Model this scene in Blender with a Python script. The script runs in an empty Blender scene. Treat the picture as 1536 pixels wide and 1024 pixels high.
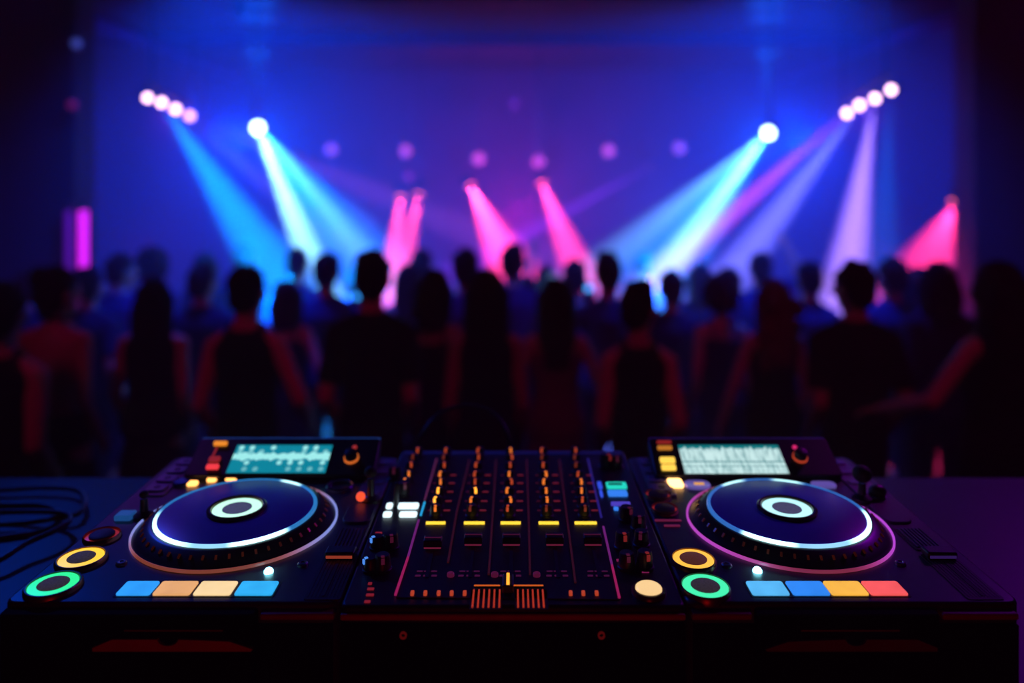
import bpy, math, random
from mathutils import Vector, Matrix

random.seed(7)
R = math.radians
PI = math.pi
C = bpy.context.scene.collection
SC = bpy.context.scene

# ------------------------------------------------------------------ layout frame
F = 1150.0            # focal length in pixels of a 1536 wide frame
HOR = 265.0           # row of the eye level
CAMZ = 2.19           # camera height above the dance floor
DECK = 1.75           # height of the players' top faces
TABLE = 1.65          # height of the table top
STAGE = 0.55


def W(px, py, Y):
    return Vector(((px - 768) * Y / F, Y, CAMZ - (py - HOR) * Y / F))


def D(px, py, dz=0.0):
    """point on the horizontal plane of the decks (dz above it)"""
    h = CAMZ - DECK - dz
    Y = F * h / (py - HOR)
    return Vector(((px - 768) * Y / F, Y, DECK + dz))


# ------------------------------------------------------------------ materials
MATS = {}


def mat(name, col, rough=0.5, metal=0.0, emit=None, es=0.0, noise=0.0, nscale=40.0, bump=0.0, spec=0.5, sample=False, coat=0.0):
    if name in MATS:
        return MATS[name]
    m = bpy.data.materials.new(name)
    m.use_nodes = True
    nt = m.node_tree
    b = nt.nodes['Principled BSDF']
    b.inputs['Base Color'].default_value = (*col, 1)
    b.inputs['Roughness'].default_value = rough
    b.inputs['Metallic'].default_value = metal
    b.inputs['Specular IOR Level'].default_value = spec
    if coat:
        b.inputs['Coat Weight'].default_value = coat
        b.inputs['Coat Roughness'].default_value = 0.15
    if emit is not None:
        b.inputs['Emission Color'].default_value = (*emit, 1)
        b.inputs['Emission Strength'].default_value = es
    if noise > 0 or bump > 0:
        tc = nt.nodes.new('ShaderNodeTexCoord')
        nz = nt.nodes.new('ShaderNodeTexNoise')
        nz.inputs['Scale'].default_value = nscale
        nz.inputs['Detail'].default_value = 4
        nt.links.new(tc.outputs['Object'], nz.inputs['Vector'])
        if noise > 0:
            mx = nt.nodes.new('ShaderNodeMix')
            mx.data_type = 'RGBA'
            mx.inputs[6].default_value = (*[c * (1 - noise) for c in col], 1)
            mx.inputs[7].default_value = (*[min(1, c * (1 + noise)) for c in col], 1)
            nt.links.new(nz.outputs['Fac'], mx.inputs[0])
            nt.links.new(mx.outputs[2], b.inputs['Base Color'])
            if emit is not None:
                me = nt.nodes.new('ShaderNodeMix')
                me.data_type = 'RGBA'
                me.inputs[6].default_value = (*[c * (1 - noise) for c in emit], 1)
                me.inputs[7].default_value = (*[c * (1 + noise * .6) for c in emit], 1)
                nt.links.new(nz.outputs['Fac'], me.inputs[0])
                nt.links.new(me.outputs[2], b.inputs['Emission Color'])
        if bump > 0:
            bp = nt.nodes.new('ShaderNodeBump')
            bp.inputs['Strength'].default_value = bump
            bp.inputs['Distance'].default_value = 0.002
            nt.links.new(nz.outputs['Fac'], bp.inputs['Height'])
            nt.links.new(bp.outputs['Normal'], b.inputs['Normal'])
    m.cycles.emission_sampling = 'FRONT' if sample else 'NONE'
    MATS[name] = m
    return m


def glow(name, col, es, noise=0.0, nscale=60, sample=False):
    return mat(name, tuple(c * .3 for c in col), 0.35, 0, col, es, noise, nscale, sample=sample)


# ------------------------------------------------------------------ mesh builder
class MB:
    def __init__(self):
        self.v, self.f = [], []

    def add(self, vs, fs, M=None):
        n = len(self.v)
        for p in vs:
            p = Vector(p)
            self.v.append(M @ p if M is not None else p)
        for q in fs:
            self.f.append([i + n for i in q])
        return self

    def box(self, c, s, M=None):
        x, y, z = c
        a, b, d = s[0] / 2, s[1] / 2, s[2] / 2
        vs = [(x + i * a, y + j * b, z + k * d) for k in (-1, 1) for j in (-1, 1) for i in (-1, 1)]
        return self.add(vs, [(0, 2, 3, 1), (4, 5, 7, 6), (0, 1, 5, 4), (2, 6, 7, 3), (0, 4, 6, 2), (1, 3, 7, 5)], M)

    def prism(self, poly, z0, z1, M=None):
        """poly: counter-clockwise (x, y) points"""
        n = len(poly)
        vs = [(p[0], p[1], z0) for p in poly] + [(p[0], p[1], z1) for p in poly]
        fs = [tuple(reversed(range(n))), tuple(range(n, 2 * n))]
        fs += [(i, (i + 1) % n, n + (i + 1) % n, n + i) for i in range(n)]
        return self.add(vs, fs, M)

    def rrect(self, x0, x1, y0, y1, r, z0, z1, M=None, seg=5):
        pts = []
        for cx, cy, a0 in ((x1 - r, y0 + r, -90), (x1 - r, y1 - r, 0), (x0 + r, y1 - r, 90), (x0 + r, y0 + r, 180)):
            for k in range(seg + 1):
                a = R(a0 + 90 * k / seg)
                pts.append((cx + r * math.cos(a), cy + r * math.sin(a)))
        return self.prism(pts, z0, z1, M)

    def lathe(self, prof, c=(0, 0, 0), seg=48, M=None, closed=False):
        """prof: (radius, z) pairs; closed joins last to first"""
        vs, fs = [], []
        n = len(prof)
        for k in range(seg):
            a = 2 * PI * k / seg
            for r, z in prof:
                vs.append((c[0] + r * math.cos(a), c[1] + r * math.sin(a), c[2] + z))
        for k in range(seg):
            k2 = (k + 1) % seg
            for i in range(n if closed else n - 1):
                j = (i + 1) % n
                fs.append((k * n + i, k2 * n + i, k2 * n + j, k * n + j))
        if not closed:
            if prof[0][0] > 1e-6:
                fs.append([k * n for k in reversed(range(seg))])
            if prof[-1][0] > 1e-6:
                fs.append([k * n + n - 1 for k in range(seg)])
        return self.add(vs, fs, M)

    def ellipsoid(self, c, r, M=None, u=14, w=10):
        vs, fs = [], []
        c = Vector(c)
        vs.append((c.x, c.y, c.z - r[2]))
        for j in range(1, w):
            t = -PI / 2 + PI * j / w
            for i in range(u):
                a = 2 * PI * i / u
                vs.append((c.x + r[0] * math.cos(t) * math.cos(a), c.y + r[1] * math.cos(t) * math.sin(a), c.z + r[2] * math.sin(t)))
        vs.append((c.x, c.y, c.z + r[2]))
        for i in range(u):
            fs.append((0, 1 + (i + 1) % u, 1 + i))
            for j in range(w - 2):
                a0 = 1 + j * u
                fs.append((a0 + i, a0 + (i + 1) % u, a0 + u + (i + 1) % u, a0 + u + i))
            t0 = 1 + (w - 2) * u
            fs.append((t0 + i, t0 + (i + 1) % u, len(vs) - 1))
        return self.add(vs, fs, M)

    def capsule(self, a, b, ra, rb, M=None, seg=12, flat=False):
        a, b = Vector(a), Vector(b)
        d = b - a
        L = max(d.length, 1e-5)
        d = d / L
        q = Vector((0, 0, 1)).rotation_difference(d).to_matrix().to_4x4()
        T = Matrix.Translation(a) @ q
        if flat:
            prof = [(ra, 0), (rb, L)]
        else:
            prof = [(max(1e-4, ra * math.cos(t)), ra * math.sin(t)) for t in (R(-86), R(-60), R(-30))]
            prof += [(ra, 0), (rb, L)]
            prof += [(max(1e-4, rb * math.cos(t)), L + rb * math.sin(t)) for t in (R(30), R(60), R(86))]
        T = (M @ T) if M is not None else T
        return self.lathe(prof, (0, 0, 0), seg, T)

    def loft(self, rings, M=None, seg=20):
        """rings: (cx, cy, z, rx, ry)"""
        vs, fs = [], []
        for cx, cy, z, rx, ry in rings:
            for k in range(seg):
                a = 2 * PI * k / seg
                vs.append((cx + rx * math.cos(a), cy + ry * math.sin(a), z))
        n = len(rings)
        for j in range(n - 1):
            for k in range(seg):
                k2 = (k + 1) % seg
                fs.append((j * seg + k, j * seg + k2, (j + 1) * seg + k2, (j + 1) * seg + k))
        fs.append(list(reversed(range(seg))))
        fs.append([(n - 1) * seg + k for k in range(seg)])
        return self.add(vs, fs, M)

    def tube(self, path, r, seg=8, M=None):
        path = [Vector(p) for p in path]
        n = len(path)
        vs, fs = [], []
        up = Vector((0, 0, 1))
        for i, p in enumerate(path):
            t = (path[min(i + 1, n - 1)] - path[max(i - 1, 0)]).normalized()
            s = t.cross(up)
            if s.length < 1e-3:
                s = t.cross(Vector((1, 0, 0)))
            s.normalize()
            u = s.cross(t)
            for k in range(seg):
                a = 2 * PI * k / seg
                vs.append(p + s * r * math.cos(a) + u * r * math.sin(a))
        for i in range(n - 1):
            for k in range(seg):
                k2 = (k + 1) % seg
                fs.append((i * seg + k, i * seg + k2, (i + 1) * seg + k2, (i + 1) * seg + k))
        fs.append(list(reversed(range(seg))))
        fs.append([(n - 1) * seg + k for k in range(seg)])
        return self.add(vs, fs, M)

    def mesh(self, name):
        me = bpy.data.meshes.new(name)
        me.from_pydata([tuple(p) for p in self.v], [], self.f)
        me.update()
        return me

    def build(self, name, m, parent=None, bevel=0.0, seg=2, sharp=38):
        me = self.mesh(name)
        me.materials.append(m)
        me.polygons.foreach_set('use_smooth', [True] * len(me.polygons))
        me.set_sharp_from_angle(angle=R(sharp))
        o = bpy.data.objects.new(name, me)
        C.objects.link(o)
        if parent is not None:
            o.parent = parent
        if bevel > 0:
            bv = o.modifiers.new('edge', 'BEVEL')
            bv.width = bevel
            bv.segments = seg
            bv.limit_method = 'ANGLE'
            bv.angle_limit = R(40)
        return o


def thing(name, label, cat, loc=(0, 0, 0), rotz=0.0, group=None):
    o = bpy.data.objects.new(name, None)
    o.empty_display_size = 0.1
    C.objects.link(o)
    o.location = loc
    o.rotation_euler = (0, 0, rotz)
    o['label'] = label
    o['category'] = cat
    if group:
        o['group'] = group
    return o


def tag(o, label, cat, group=None, kind=None):
    o['label'] = label
    o['category'] = cat
    if group:
        o['group'] = group
    if kind:
        o['kind'] = kind
    return o


def struct(o):
    o['kind'] = 'structure'
    return o


def lamp(name, kind, loc, col, power, target=None, angle=20, blend=0.5, size=0.03, falloff=None, smooth=0.0):
    l = bpy.data.lights.new(name, kind)
    l.color = col
    l.energy = power
    l.shadow_soft_size = size
    if kind == 'SPOT':
        l.spot_size = R(angle)
        l.spot_blend = blend
    if falloff:
        l.use_nodes = True
        nt = l.node_tree
        em = nt.nodes['Emission']
        lf = nt.nodes.new('ShaderNodeLightFalloff')
        lf.inputs['Strength'].default_value = 1.0
        lf.inputs['Smooth'].default_value = smooth
        nt.links.new(lf.outputs[falloff], em.inputs['Strength'])
    o = bpy.data.objects.new(name, l)
    C.objects.link(o)
    o.location = loc
    if target is not None:
        o.rotation_euler = (Vector(target) - Vector(loc)).to_track_quat('-Z', 'Y').to_euler()
    return o


# ------------------------------------------------------------------ materials used often
M_BLK = mat('black_plastic', (.012, .013, .018), .42, noise=.3, nscale=90, bump=.05)
M_DECK = mat('deck_face', (.034, .036, .060), .34, noise=.25, nscale=60, bump=.04)
M_DARK = mat('matt_black', (.006, .006, .008), .6, noise=.3, nscale=50)
M_RUB = mat('black_rubber', (.008, .008, .01), .7, noise=.3, nscale=150, bump=.2)
M_STEEL = mat('brushed_steel', (.35, .35, .4), .28, 1.0, noise=.15, nscale=120)
M_PLAT = mat('platter_face', (.09, .04, .60), .30, .0, noise=.08, nscale=14, spec=.8)  # blue light reflected in the platter is put into its base colour
M_CHROME = mat('chrome_edge', (.5, .5, .6), .2, 1.0, noise=.1)
M_GREY = mat('grey_button', (.10, .10, .13), .4, noise=.2, nscale=80)
M_GRIT = mat('gritty_grey', (.12, .11, .12), .7, noise=.7, nscale=500, bump=.3, emit=(.05, .04, .035), es=.6)  # faint emission stands in for light falling on the caps
M_HOUSE = mat('lamp_housing', (.015, .015, .018), .5, noise=.3)

M_FRONT = mat('front_black', (.0025, .0022, .0025), .85, noise=.3, nscale=30, spec=.08)
G_WHITE = glow('white_led', (.80, 1.0, 1.0), 2.2)
G_CYAN = glow('cyan_led', (.12, .62, 1.0), 1.6)
G_HUB = glow('hub_ring_led', (.58, 1.0, .80), 1.15)
G_HUB2 = glow('hub_ring_led_cool', (.52, .96, .98), 1.15)
G_GREEN = glow('green_led', (.03, .90, .28), 1.1)
G_MINT = glow('mint_led', (.06, .88, .42), 1.1)
G_YEL = glow('yellow_led', (1.0, .62, .02), 1.15)
G_AMB = glow('amber_led', (1.0, .52, .06), 1.15)
G_ORG = glow('orange_led', (1.0, .28, .03), 1.3)
G_BAR = glow('yellow_bar_led', (1.0, .64, .045), 1.35)
G_RED = glow('red_led', (1.0, .06, .06), .9)
G_DRED = glow('dim_red_led', (.55, .03, .03), .45)
G_DPINK = glow('dim_pink_print', (.40, .03, .14), .28)
G_LINE = glow('red_line_print', (.70, .05, .02), .55)


# ================================================================== SETTING
M_WALL = mat('dark_wall', (.015, .015, .03), .8, noise=.3, nscale=3, bump=.1)
M_CEIL = mat('dark_ceiling', (.025, .025, .03), .7, noise=.3, nscale=2)
M_FLOOR = mat('dance_floor', (.003, .003, .004), .9, noise=.3, nscale=4, spec=.05)
M_STAGE = mat('stage_boards', (.003, .003, .004), .9, noise=.3, nscale=6)
M_WING = mat('wing_wall', (.012, .012, .02), .9, noise=.3, nscale=3)

XL, XR, YB, YF, ZC = -5.2, 5.2, 13.0, -2.6, 4.0
DROP = -0.22            # the far half of the dance floor lies a step lower
struct(MB().box(((XL + XR) / 2, 3.5, -.1), (XR - XL + .4, 4.4, .2)).build('floor', M_FLOOR))
struct(MB().box(((XL + XR) / 2, 9.35, DROP - .1), (XR - XL + .4, 7.3, .2)).build('floor_sunken', M_FLOOR))
struct(MB().box(((XL + XR) / 2, (YF + YB) / 2, ZC + .1), (XR - XL + .4, YB - YF + .4, .2)).build('ceiling', M_CEIL))
struct(MB().box((XL - .1, (YF + YB) / 2, 1.85), (.2, YB - YF + .4, 4.5)).build('wall_left', M_WALL))
struct(MB().box((XR + .1, (YF + YB) / 2, 1.85), (.2, YB - YF + .4, 4.5)).build('wall_right', M_WALL))
struct(MB().box(((XL + XR) / 2, YB + .1, 1.85), (XR - XL, .2, 4.5)).build('wall_back', M_WALL))
struct(MB().box(((XL + XR) / 2, YF - .1, 1.85), (XR - XL, .2, 4.5)).build('wall_front', M_WALL))
struct(MB().box(((XL + XR) / 2, -.55, .275), (XR - XL, 4.1, .55)).build('stage_floor', M_STAGE))
# wings: return walls that narrow the room on either side
struct(MB().box((XL + .78, 6.55, 2.0), (1.56, .30, 4.0)).build('wall_left_wing', M_WING, bevel=.01))
struct(MB().box((XR - .67, 6.55, 2.0), (1.34, .30, 4.0)).build('wall_right_wing', M_WING, bevel=.01))
# ceiling beams
struct(MB().box((0, 9.75, ZC - .07), (XR - XL, .16, .14)).build('trim_1', M_WALL))
struct(MB().box((0, 7.4, ZC - .05), (XR - XL, .12, .10)).build('trim_2', M_WALL))
struct(MB().box((-4.6, 9.0, ZC - .14), (.16, 7.6, .12)).build('trim_3', mat('blue_cornice', (.03, .03, .08), .5, noise=.2)))
struct(MB().box((4.6, 9.0, ZC - .14), (.16, 7.6, .12)).build('trim_4', MATS['blue_cornice']))

# ================================================================== TABLE
table = thing('table', 'wide black table the whole mixing setup stands on', 'table', (0, 1.05, STAGE))
M_TAB = mat('table_laminate', (.030, .024, .036), .45, noise=.25, nscale=12, bump=.05)
MB().rrect(-1.35, 1.35, -.33, .33, .02, 1.05, 1.10).build('table_top', M_TAB, table, .004)
MB().box((0, -.29, .53), (2.6, .03, 1.04)).build('front_panel', M_FRONT, table)
for x in (-1.28, 1.28):
    MB().box((x, .02, .525), (.05, .56, 1.05)).build('leg', M_DARK, table, .004)


# ================================================================== PLAYERS
def screen_material(name, kind):
    m = bpy.data.materials.new(name)
    m.use_nodes = True
    nt = m.node_tree
    N, L = nt.nodes.new, nt.links.new
    b = nt.nodes['Principled BSDF']
    b.inputs['Base Color'].default_value = (.01, .02, .03, 1)
    b.inputs['Roughness'].default_value = .2
    uv = N('ShaderNodeTexCoord')
    sep = N('ShaderNodeSeparateXYZ')
    L(uv.outputs['UV'], sep.inputs[0])
    U, V = sep.outputs['X'], sep.outputs['Y']

    def math_(op, a, bb=None, c=None):
        n = N('ShaderNodeMath')
        n.operation = op
        for i, q in enumerate((a, bb, c)):
            if q is None:
                continue
            if isinstance(q, (int, float)):
                n.inputs[i].default_value = q
            else:
                L(q, n.inputs[i])
        return n.outputs[0]

    def noise1(u, scale, v=0.0):
        n = N('ShaderNodeTexNoise')
        n.inputs['Scale'].default_value = 1
        n.inputs['Detail'].default_value = 3
        cb = N('ShaderNodeCombineXYZ')
        L(math_('MULTIPLY', u, scale), cb.inputs[0])
        if isinstance(v, (int, float)):
            cb.inputs[1].default_value = v
        else:
            L(v, cb.inputs[1])
        L(cb.outputs[0], n.inputs['Vector'])
        return n.outputs['Fac']

    def band(v, c, half, soft):
        d = math_('ABSOLUTE', math_('SUBTRACT', v, c))
        mr = N('ShaderNodeMapRange')
        mr.interpolation_type = 'SMOOTHSTEP'
        L(d, mr.inputs[0])
        if isinstance(half, (int, float)):
            mr.inputs[1].default_value = half - soft
            mr.inputs[2].default_value = half + soft
        else:
            L(math_('SUBTRACT', half, soft), mr.inputs[1])
            L(math_('ADD', half, soft), mr.inputs[2])
        mr.inputs[3].default_value = 1
        mr.inputs[4].default_value = 0
        return mr.outputs[0]

    if kind == 'dots':
        wave = band(V, .58, math_('MULTIPLY', math_('POWER', noise1(U, 14), 1.6), .34), .02)
        cu = math_('SUBTRACT', math_('FRACT', math_('MULTIPLY', U, 9.0)), .5)
        dots = 0
        tot = None
        for vc, w in ((.90, .9), (.75, .5), (.36, .8), (.14, .35)):
            dv = math_('MULTIPLY', math_('SUBTRACT', V, vc), 3.2)
            r2 = math_('SQRT', math_('ADD', math_('MULTIPLY', cu, cu), math_('MULTIPLY', dv, dv)))
            mr = N('ShaderNodeMapRange')
            mr.interpolation_type = 'SMOOTHSTEP'
            L(r2, mr.inputs[0])
            mr.inputs[1].default_value = .16
            mr.inputs[2].default_value = .32
            mr.inputs[3].default_value = w
            mr.inputs[4].default_value = 0
            on = math_('GREATER_THAN', noise1(math_('FLOOR', math_('MULTIPLY', U, 9.0)), 1.37, vc * 31), .47)
            t = math_('MULTIPLY', mr.outputs[0], on)
            tot = t if tot is None else math_('ADD', tot, t)
        fac = math_('MINIMUM', math_('ADD', math_('MULTIPLY', wave, .9), tot), 1.0)
        c0, c1 = (.004, .25, .36), (.42, 1.0, .98)
        lines = band(V, .26, .012, .006)
        fac = math_('MULTIPLY', fac, math_('SUBTRACT', 1.0, math_('MULTIPLY', lines, .8)))
    else:
        bars = noise1(U, 26)
        bars2 = noise1(U, 34, math_('MULTIPLY', V, 2.5))
        up = math_('GREATER_THAN', math_('ADD', math_('MULTIPLY', bars, .55), .30), math_('SUBTRACT', V, .30))
        tex = math_('ADD', -.35, math_('MULTIPLY', bars2, 2.3))
        mid = math_('MULTIPLY', math_('MULTIPLY', up, tex), 1.0)
        gap = band(V, .41, .018, .01)
        gap2 = band(V, .25, .014, .01)
        fac = math_('MULTIPLY', math_('MULTIPLY', mid, math_('SUBTRACT', 1.0, math_('MULTIPLY', gap, .92))), math_('SUBTRACT', 1.0, math_('MULTIPLY', gap2, .7)))
        fac = math_('MAXIMUM', math_('MINIMUM', fac, 1.0), 0.0)
        c0, c1 = (.004, .20, .23), (.66, .92, .92)
    mx = N('ShaderNodeMix')
    mx.data_type = 'RGBA'
    L(fac, mx.inputs[0])
    mx.inputs[6].default_value = (*c0, 1)
    mx.inputs[7].default_value = (*c1, 1)
    L(mx.outputs[2], b.inputs['Emission Color'])
    b.inputs['Emission Strength'].default_value = .95
    m.cycles.emission_sampling = 'NONE'
    return m


def ring_material(name, peaks, base, colb, colp, centre=(0, 0)):
    """light ring whose brightness changes round the circle (lit segments of the ring)"""
    m = bpy.data.materials.new(name)
    m.use_nodes = True
    nt = m.node_tree
    N, L = nt.nodes.new, nt.links.new
    b = nt.nodes['Principled BSDF']
    b.inputs['Base Color'].default_value = (.1, .12, .15, 1)
    b.inputs['Roughness'].default_value = .3
    tc = N('ShaderNodeTexCoord')
    acc = None
    for ang, width, k in peaks:
        d = N('ShaderNodeVectorMath')
        d.operation = 'NORMALIZE'
        fl = N('ShaderNodeVectorMath')
        fl.operation = 'MULTIPLY_ADD'
        fl.inputs[1].default_value = (1, 1, 0)
        fl.inputs[2].default_value = (-centre[0], -centre[1], 0)
        L(tc.outputs['Object'], fl.inputs[0])
        L(fl.outputs[0], d.inputs[0])
        dt = N('ShaderNodeVectorMath')
        dt.operation = 'DOT_PRODUCT'
        L(d.outputs[0], dt.inputs[0])
        dt.inputs[1].default_value = (math.cos(R(ang)), math.sin(R(ang)), 0)
        mr = N('ShaderNodeMapRange')
        mr.interpolation_type = 'SMOOTHSTEP'
        L(dt.outputs['Value'], mr.inputs[0])
        mr.inputs[1].default_value = math.cos(R(width))
        mr.inputs[2].default_value = math.cos(R(width * .15))
        mr.inputs[3].default_value = 0
        mr.inputs[4].default_value = k
        if acc is None:
            acc = mr.outputs[0]
        else:
            a = N('ShaderNodeMath')
            a.operation = 'ADD'
            L(acc, a.inputs[0])
            L(mr.outputs[0], a.inputs[1])
            acc = a.outputs[0]
    ad = N('ShaderNodeMath')
    ad.operation = 'ADD'
    L(acc, ad.inputs[0])
    ad.inputs[1].default_value = base
    L(ad.outputs[0], b.inputs['Emission Strength'])
    mx = N('ShaderNodeMix')
    mx.data_type = 'RGBA'
    cl = N('ShaderNodeMath')
    cl.operation = 'MINIMUM'
    L(acc, cl.inputs[0])
    cl.inputs[1].default_value = 1
    L(cl.outputs[0], mx.inputs[0])
    mx.inputs[6].default_value = (*colb, 1)
    mx.inputs[7].default_value = (*colp, 1)
    L(mx.outputs[2], b.inputs['Emission Color'])
    m.cycles.emission_sampling = 'NONE'
    return m


JY = .978             # jog centre, distance from the camera


def round_button(root, p, name, r_out, r_ring, r_in, m_ring, m_cap=M_GRIT, label=None):
    """illuminated round button: raised collar, light ring, gritty cap"""
    x, y, z = p
    o = MB().lathe([(r_out, -.004), (r_out, .003), (r_out - .0015, .005), (r_ring + .001, .005), (r_ring + .0005, .002), (r_ring, -.004)], (x, y, z), 40, closed=True).build(name, mat('bronze_collar', (.20, .09, .06), .35, .8, noise=.2), root)
    if label:
        o['label'] = label
    if m_ring is not None:
        MB().lathe([(r_ring, -.003), (r_ring, .004), (r_in, .0045), (r_in, -.003)], (x, y, z), 40, closed=True).build('light_ring', m_ring, o)
    else:
        MB().lathe([(r_ring, -.003), (r_ring, .002), (r_in, .0025), (r_in, -.003)], (x, y, z), 40, closed=True).build('light_ring', G_DRED, o)
    MB().lathe([(r_in, -.003), (r_in, .0045), (r_in * .9, .0055), (1e-5, .0058)], (x, y, z), 40).build('cap', m_cap, o)
    return o


def make_player(side):
    """side -1: player on the left of the mixer, +1: on the right"""
    left = side < 0
    jx = .342 * side
    root = thing('media_player', 'media player left of the mixer, its screen showing teal dots' if left else
                 'media player right of the mixer, its screen showing a white waveform', 'media player', (jx, JY, TABLE))
    base = Vector((jx, JY, TABLE))

    def loc(px, py, dz=0.0):
        return D(px, py, dz) - base

    x0, x1 = (-.527, -.179) if left else (.181, .527)
    x0 -= jx
    x1 -= jx
    yf, yr = .792 - JY, 1.205 - JY
    zt = DECK - TABLE
    # chassis
    MB().rrect(x0, x1, yf, yr, .012, .008, zt).build('chassis', M_DECK, root, .003)
    MB().box(((x0 + x1) / 2, yf - .001, .044), (x1 - x0 - .012, .006, .070)).build('lower_front', M_FRONT, root)  # near-black cover added so the chassis face stays dark in the red light
    # protruding front panel under the pads
    fx0, fx1 = ((.004 + x0), -.262 - jx) if left else (.250 - jx, .436 - jx)
    MB().rrect(fx0, fx1, yf - .014, yf + .02, .006, .006, zt - .005).build('front_panel', M_FRONT, root, .002)
    # slot line and lip with a finger notch
    cx = (-.345 - jx) if left else (.292 - jx)
    lp = []
    if left:
        a0, a1 = -.424 - jx, -.262 - jx
    else:
        a0, a1 = .256 - jx, .43 - jx
    n0 = (a0 + a1) / 2 - .005
    yl = yf - .014
    pts = [(a0, .0605), (a1 - .002, .0605), (a1, .0625), (a1 - .024, .0705), (n0 + .0105, .0725)]
    for k in range(9):
        a = R(-180 * k / 8)
        pts.append((n0 + .0105 * math.cos(a), .0725 + .0065 * math.sin(a)))
    pts += [(a0 + .02, .0725), (a0, .064)]
    if not left:
        pts = [(a0 + a1 - x, z) for x, z in reversed(pts)]
    lipm = mat('redlit_lip_' + ('bright' if left else 'dim'), (.42, .035, .01) if left else (.13, .02, .01), .6, noise=.2)  # red light on the lip painted into its colour, brighter on the left
    MB().prism(pts, 0, .004, Matrix.Translation((0, yl + .0005, 0)) @ Matrix.Rotation(R(90), 4, 'X')).build('front_lip', lipm, root)
    MB().box(((a0 + a1) / 2, yl - .0005, .0803), (.10, .002, .001)).build('slot_line', mat('slot_edge', (.25, .06, .03), .4, noise=.1), root)
    # front trim strips beside the panel, red light painted into their colour
    if left:
        MB().box(((-.258 - .181) / 2 - jx, yf - .004, zt - .0095), (.076, .012, .0065)).build('front_trim', mat('front_trim_redlit', (.25, .015, .02), .5, noise=.2), root, .002)
    else:
        MB().box(((.183 + .246) / 2 - jx, yf - .004, zt - .0095), (.062, .012, .0065)).build('front_trim', MATS['front_trim_redlit'], root, .002)
        MB().box(((.440 + .518) / 2 - jx, yf - .004, zt - .0095), (.078, .012, .0065)).build('front_trim', MATS['front_trim_redlit'], root, .002)
    for sx in (x0 + .04, x1 - .04):
        for sy in (yf + .04, yr - .04):
            MB().lathe([(.014, 0), (.016, .004), (.016, .01)], (sx, sy, 0), 16).build('rubber_foot', M_RUB, root)

    # ---- jog wheel
    jd, je = .0065 * side, -.004
    jog = MB()
    jog.lathe([(.1240, -.001), (.1240, .0025), (.1234, .0034), (.1222, .0034), (.1215, .001)], (jd, je, zt), 128, closed=True)
    jm = ring_material('jog_rim_' + ('warm' if left else 'violet'),
                       [(170, 62, .75), (5, 62, .75)] if left else [(-5, 75, .75), (185, 75, .6)],
                       .25, (.75, .16, .10) if left else (.75, .08, .22), (.05, .32, .95) if left else (.42, .06, .85), (jd, je))
    jrim = jog.build('jog_rim', jm, root)
    skirt = MB().lathe([(.1212, -.002), (.1207, .002), (.117, .004), (.104, .015), (.098, .0155), (.060, .0155), (.06, -.002)], (jd, je, zt), 96, closed=True)
    jw = skirt.build('jog_wheel', mat('jog_skirt', (.012, .010, .012), .32, noise=.3, nscale=70), root)
    # finger dimples around the skirt, orange-red glints put in as faint emission
    ticks = MB()
    for k in range(48):
        a = 2 * PI * k / 48
        M = Matrix.Translation((jd, je, 0)) @ Matrix.Rotation(a, 4, 'Z') @ Matrix.Translation((.1100, 0, zt + .0107)) @ Matrix.Rotation(R(48), 4, 'Y')
        ticks.box((0, 0, 0), (.005, .0026, .0014), M)
    ticks.build('finger_dimples', mat('skirt_tick', (.30, .09, .05), .3, .6, emit=(.7, .10, .03), es=.028, noise=.9, nscale=24), jw)
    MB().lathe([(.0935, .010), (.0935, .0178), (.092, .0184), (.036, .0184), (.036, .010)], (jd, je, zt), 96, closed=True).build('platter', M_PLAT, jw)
    if left:
        rm = ring_material('platter_light_ring_left', [(-55, 24, 3.0), (-140, 42, 1.8), (62, 14, 1.6), (-100, 60, .6)], .50, (.04, .36, .95), (.50, .95, 1.0), (jd, je))
    else:
        rm = ring_material('platter_light_ring_right', [(-122, 22, 3.0), (-32, 36, 2.4), (-75, 60, .6), (118, 16, 1.2), (70, 16, 1.2)], .50, (.05, .28, .95), (.50, .95, 1.0), (jd, je))
    MB().lathe([(.0982, .0140), (.0982, .0172), (.0974, .0186), (.0945, .0188), (.0936, .0182), (.0936, .0140)], (jd, je, zt), 128, closed=True).build('light_ring', rm, jw)
    # hub: dark cup, white ring, gritty centre display
    hy = -.006
    hub = MB().lathe([(.0365, .012), (.0365, .0215), (.034, .0232), (.0315, .0225), (.030, .0175), (.030, .012)], (jd, hy, zt), 64, closed=True).build('hub_cup', mat('hub_cup', (.10, .06, .04), .25, .7, noise=.2), root)
    MB().lathe([(.0298, .012), (.0298, .0205), (.0182, .0205), (.0182, .012)], (jd, hy, zt), 64, closed=True).build('hub_light_ring', G_HUB if left else G_HUB2, hub)
    MB().lathe([(.018, .012), (.018, .0205), (1e-5, .0208)], (jd, hy, zt), 48).build('hub_disc', mat('hub_disc', (.16, .17, .24), .6, noise=.6, nscale=700, bump=.4, emit=(.12, .13, .22), es=.5), hub)

    # ---- round transport buttons
    if left:
        round_button(root, loc(80, 881), 'play_button', .0285, .0243, .0158, G_GREEN, label='round button with green light ring')
        round_button(root, loc(122, 841), 'cue_button', .0275, .0236, .0150, G_YEL, label='round button with yellow light ring')
        round_button(root, loc(153, 806), 'search_button', .0215, .0190, .0145, None, M_DARK, label='unlit round button with dull red rim')
    else:
        round_button(root, loc(1058, 884), 'play_button', .0265, .0240, .0155, G_MINT, label='round button with mint green light ring')
        round_button(root, loc(1040, 843), 'cue_button', .0260, .0228, .0155, G_AMB, mat('brown_cap', (.12, .05, .03), .6, noise=.5, nscale=500, emit=(.11, .03, .015), es=.7), label='round button with amber light ring')  # cap's weak emission stands in for light on it
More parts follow.
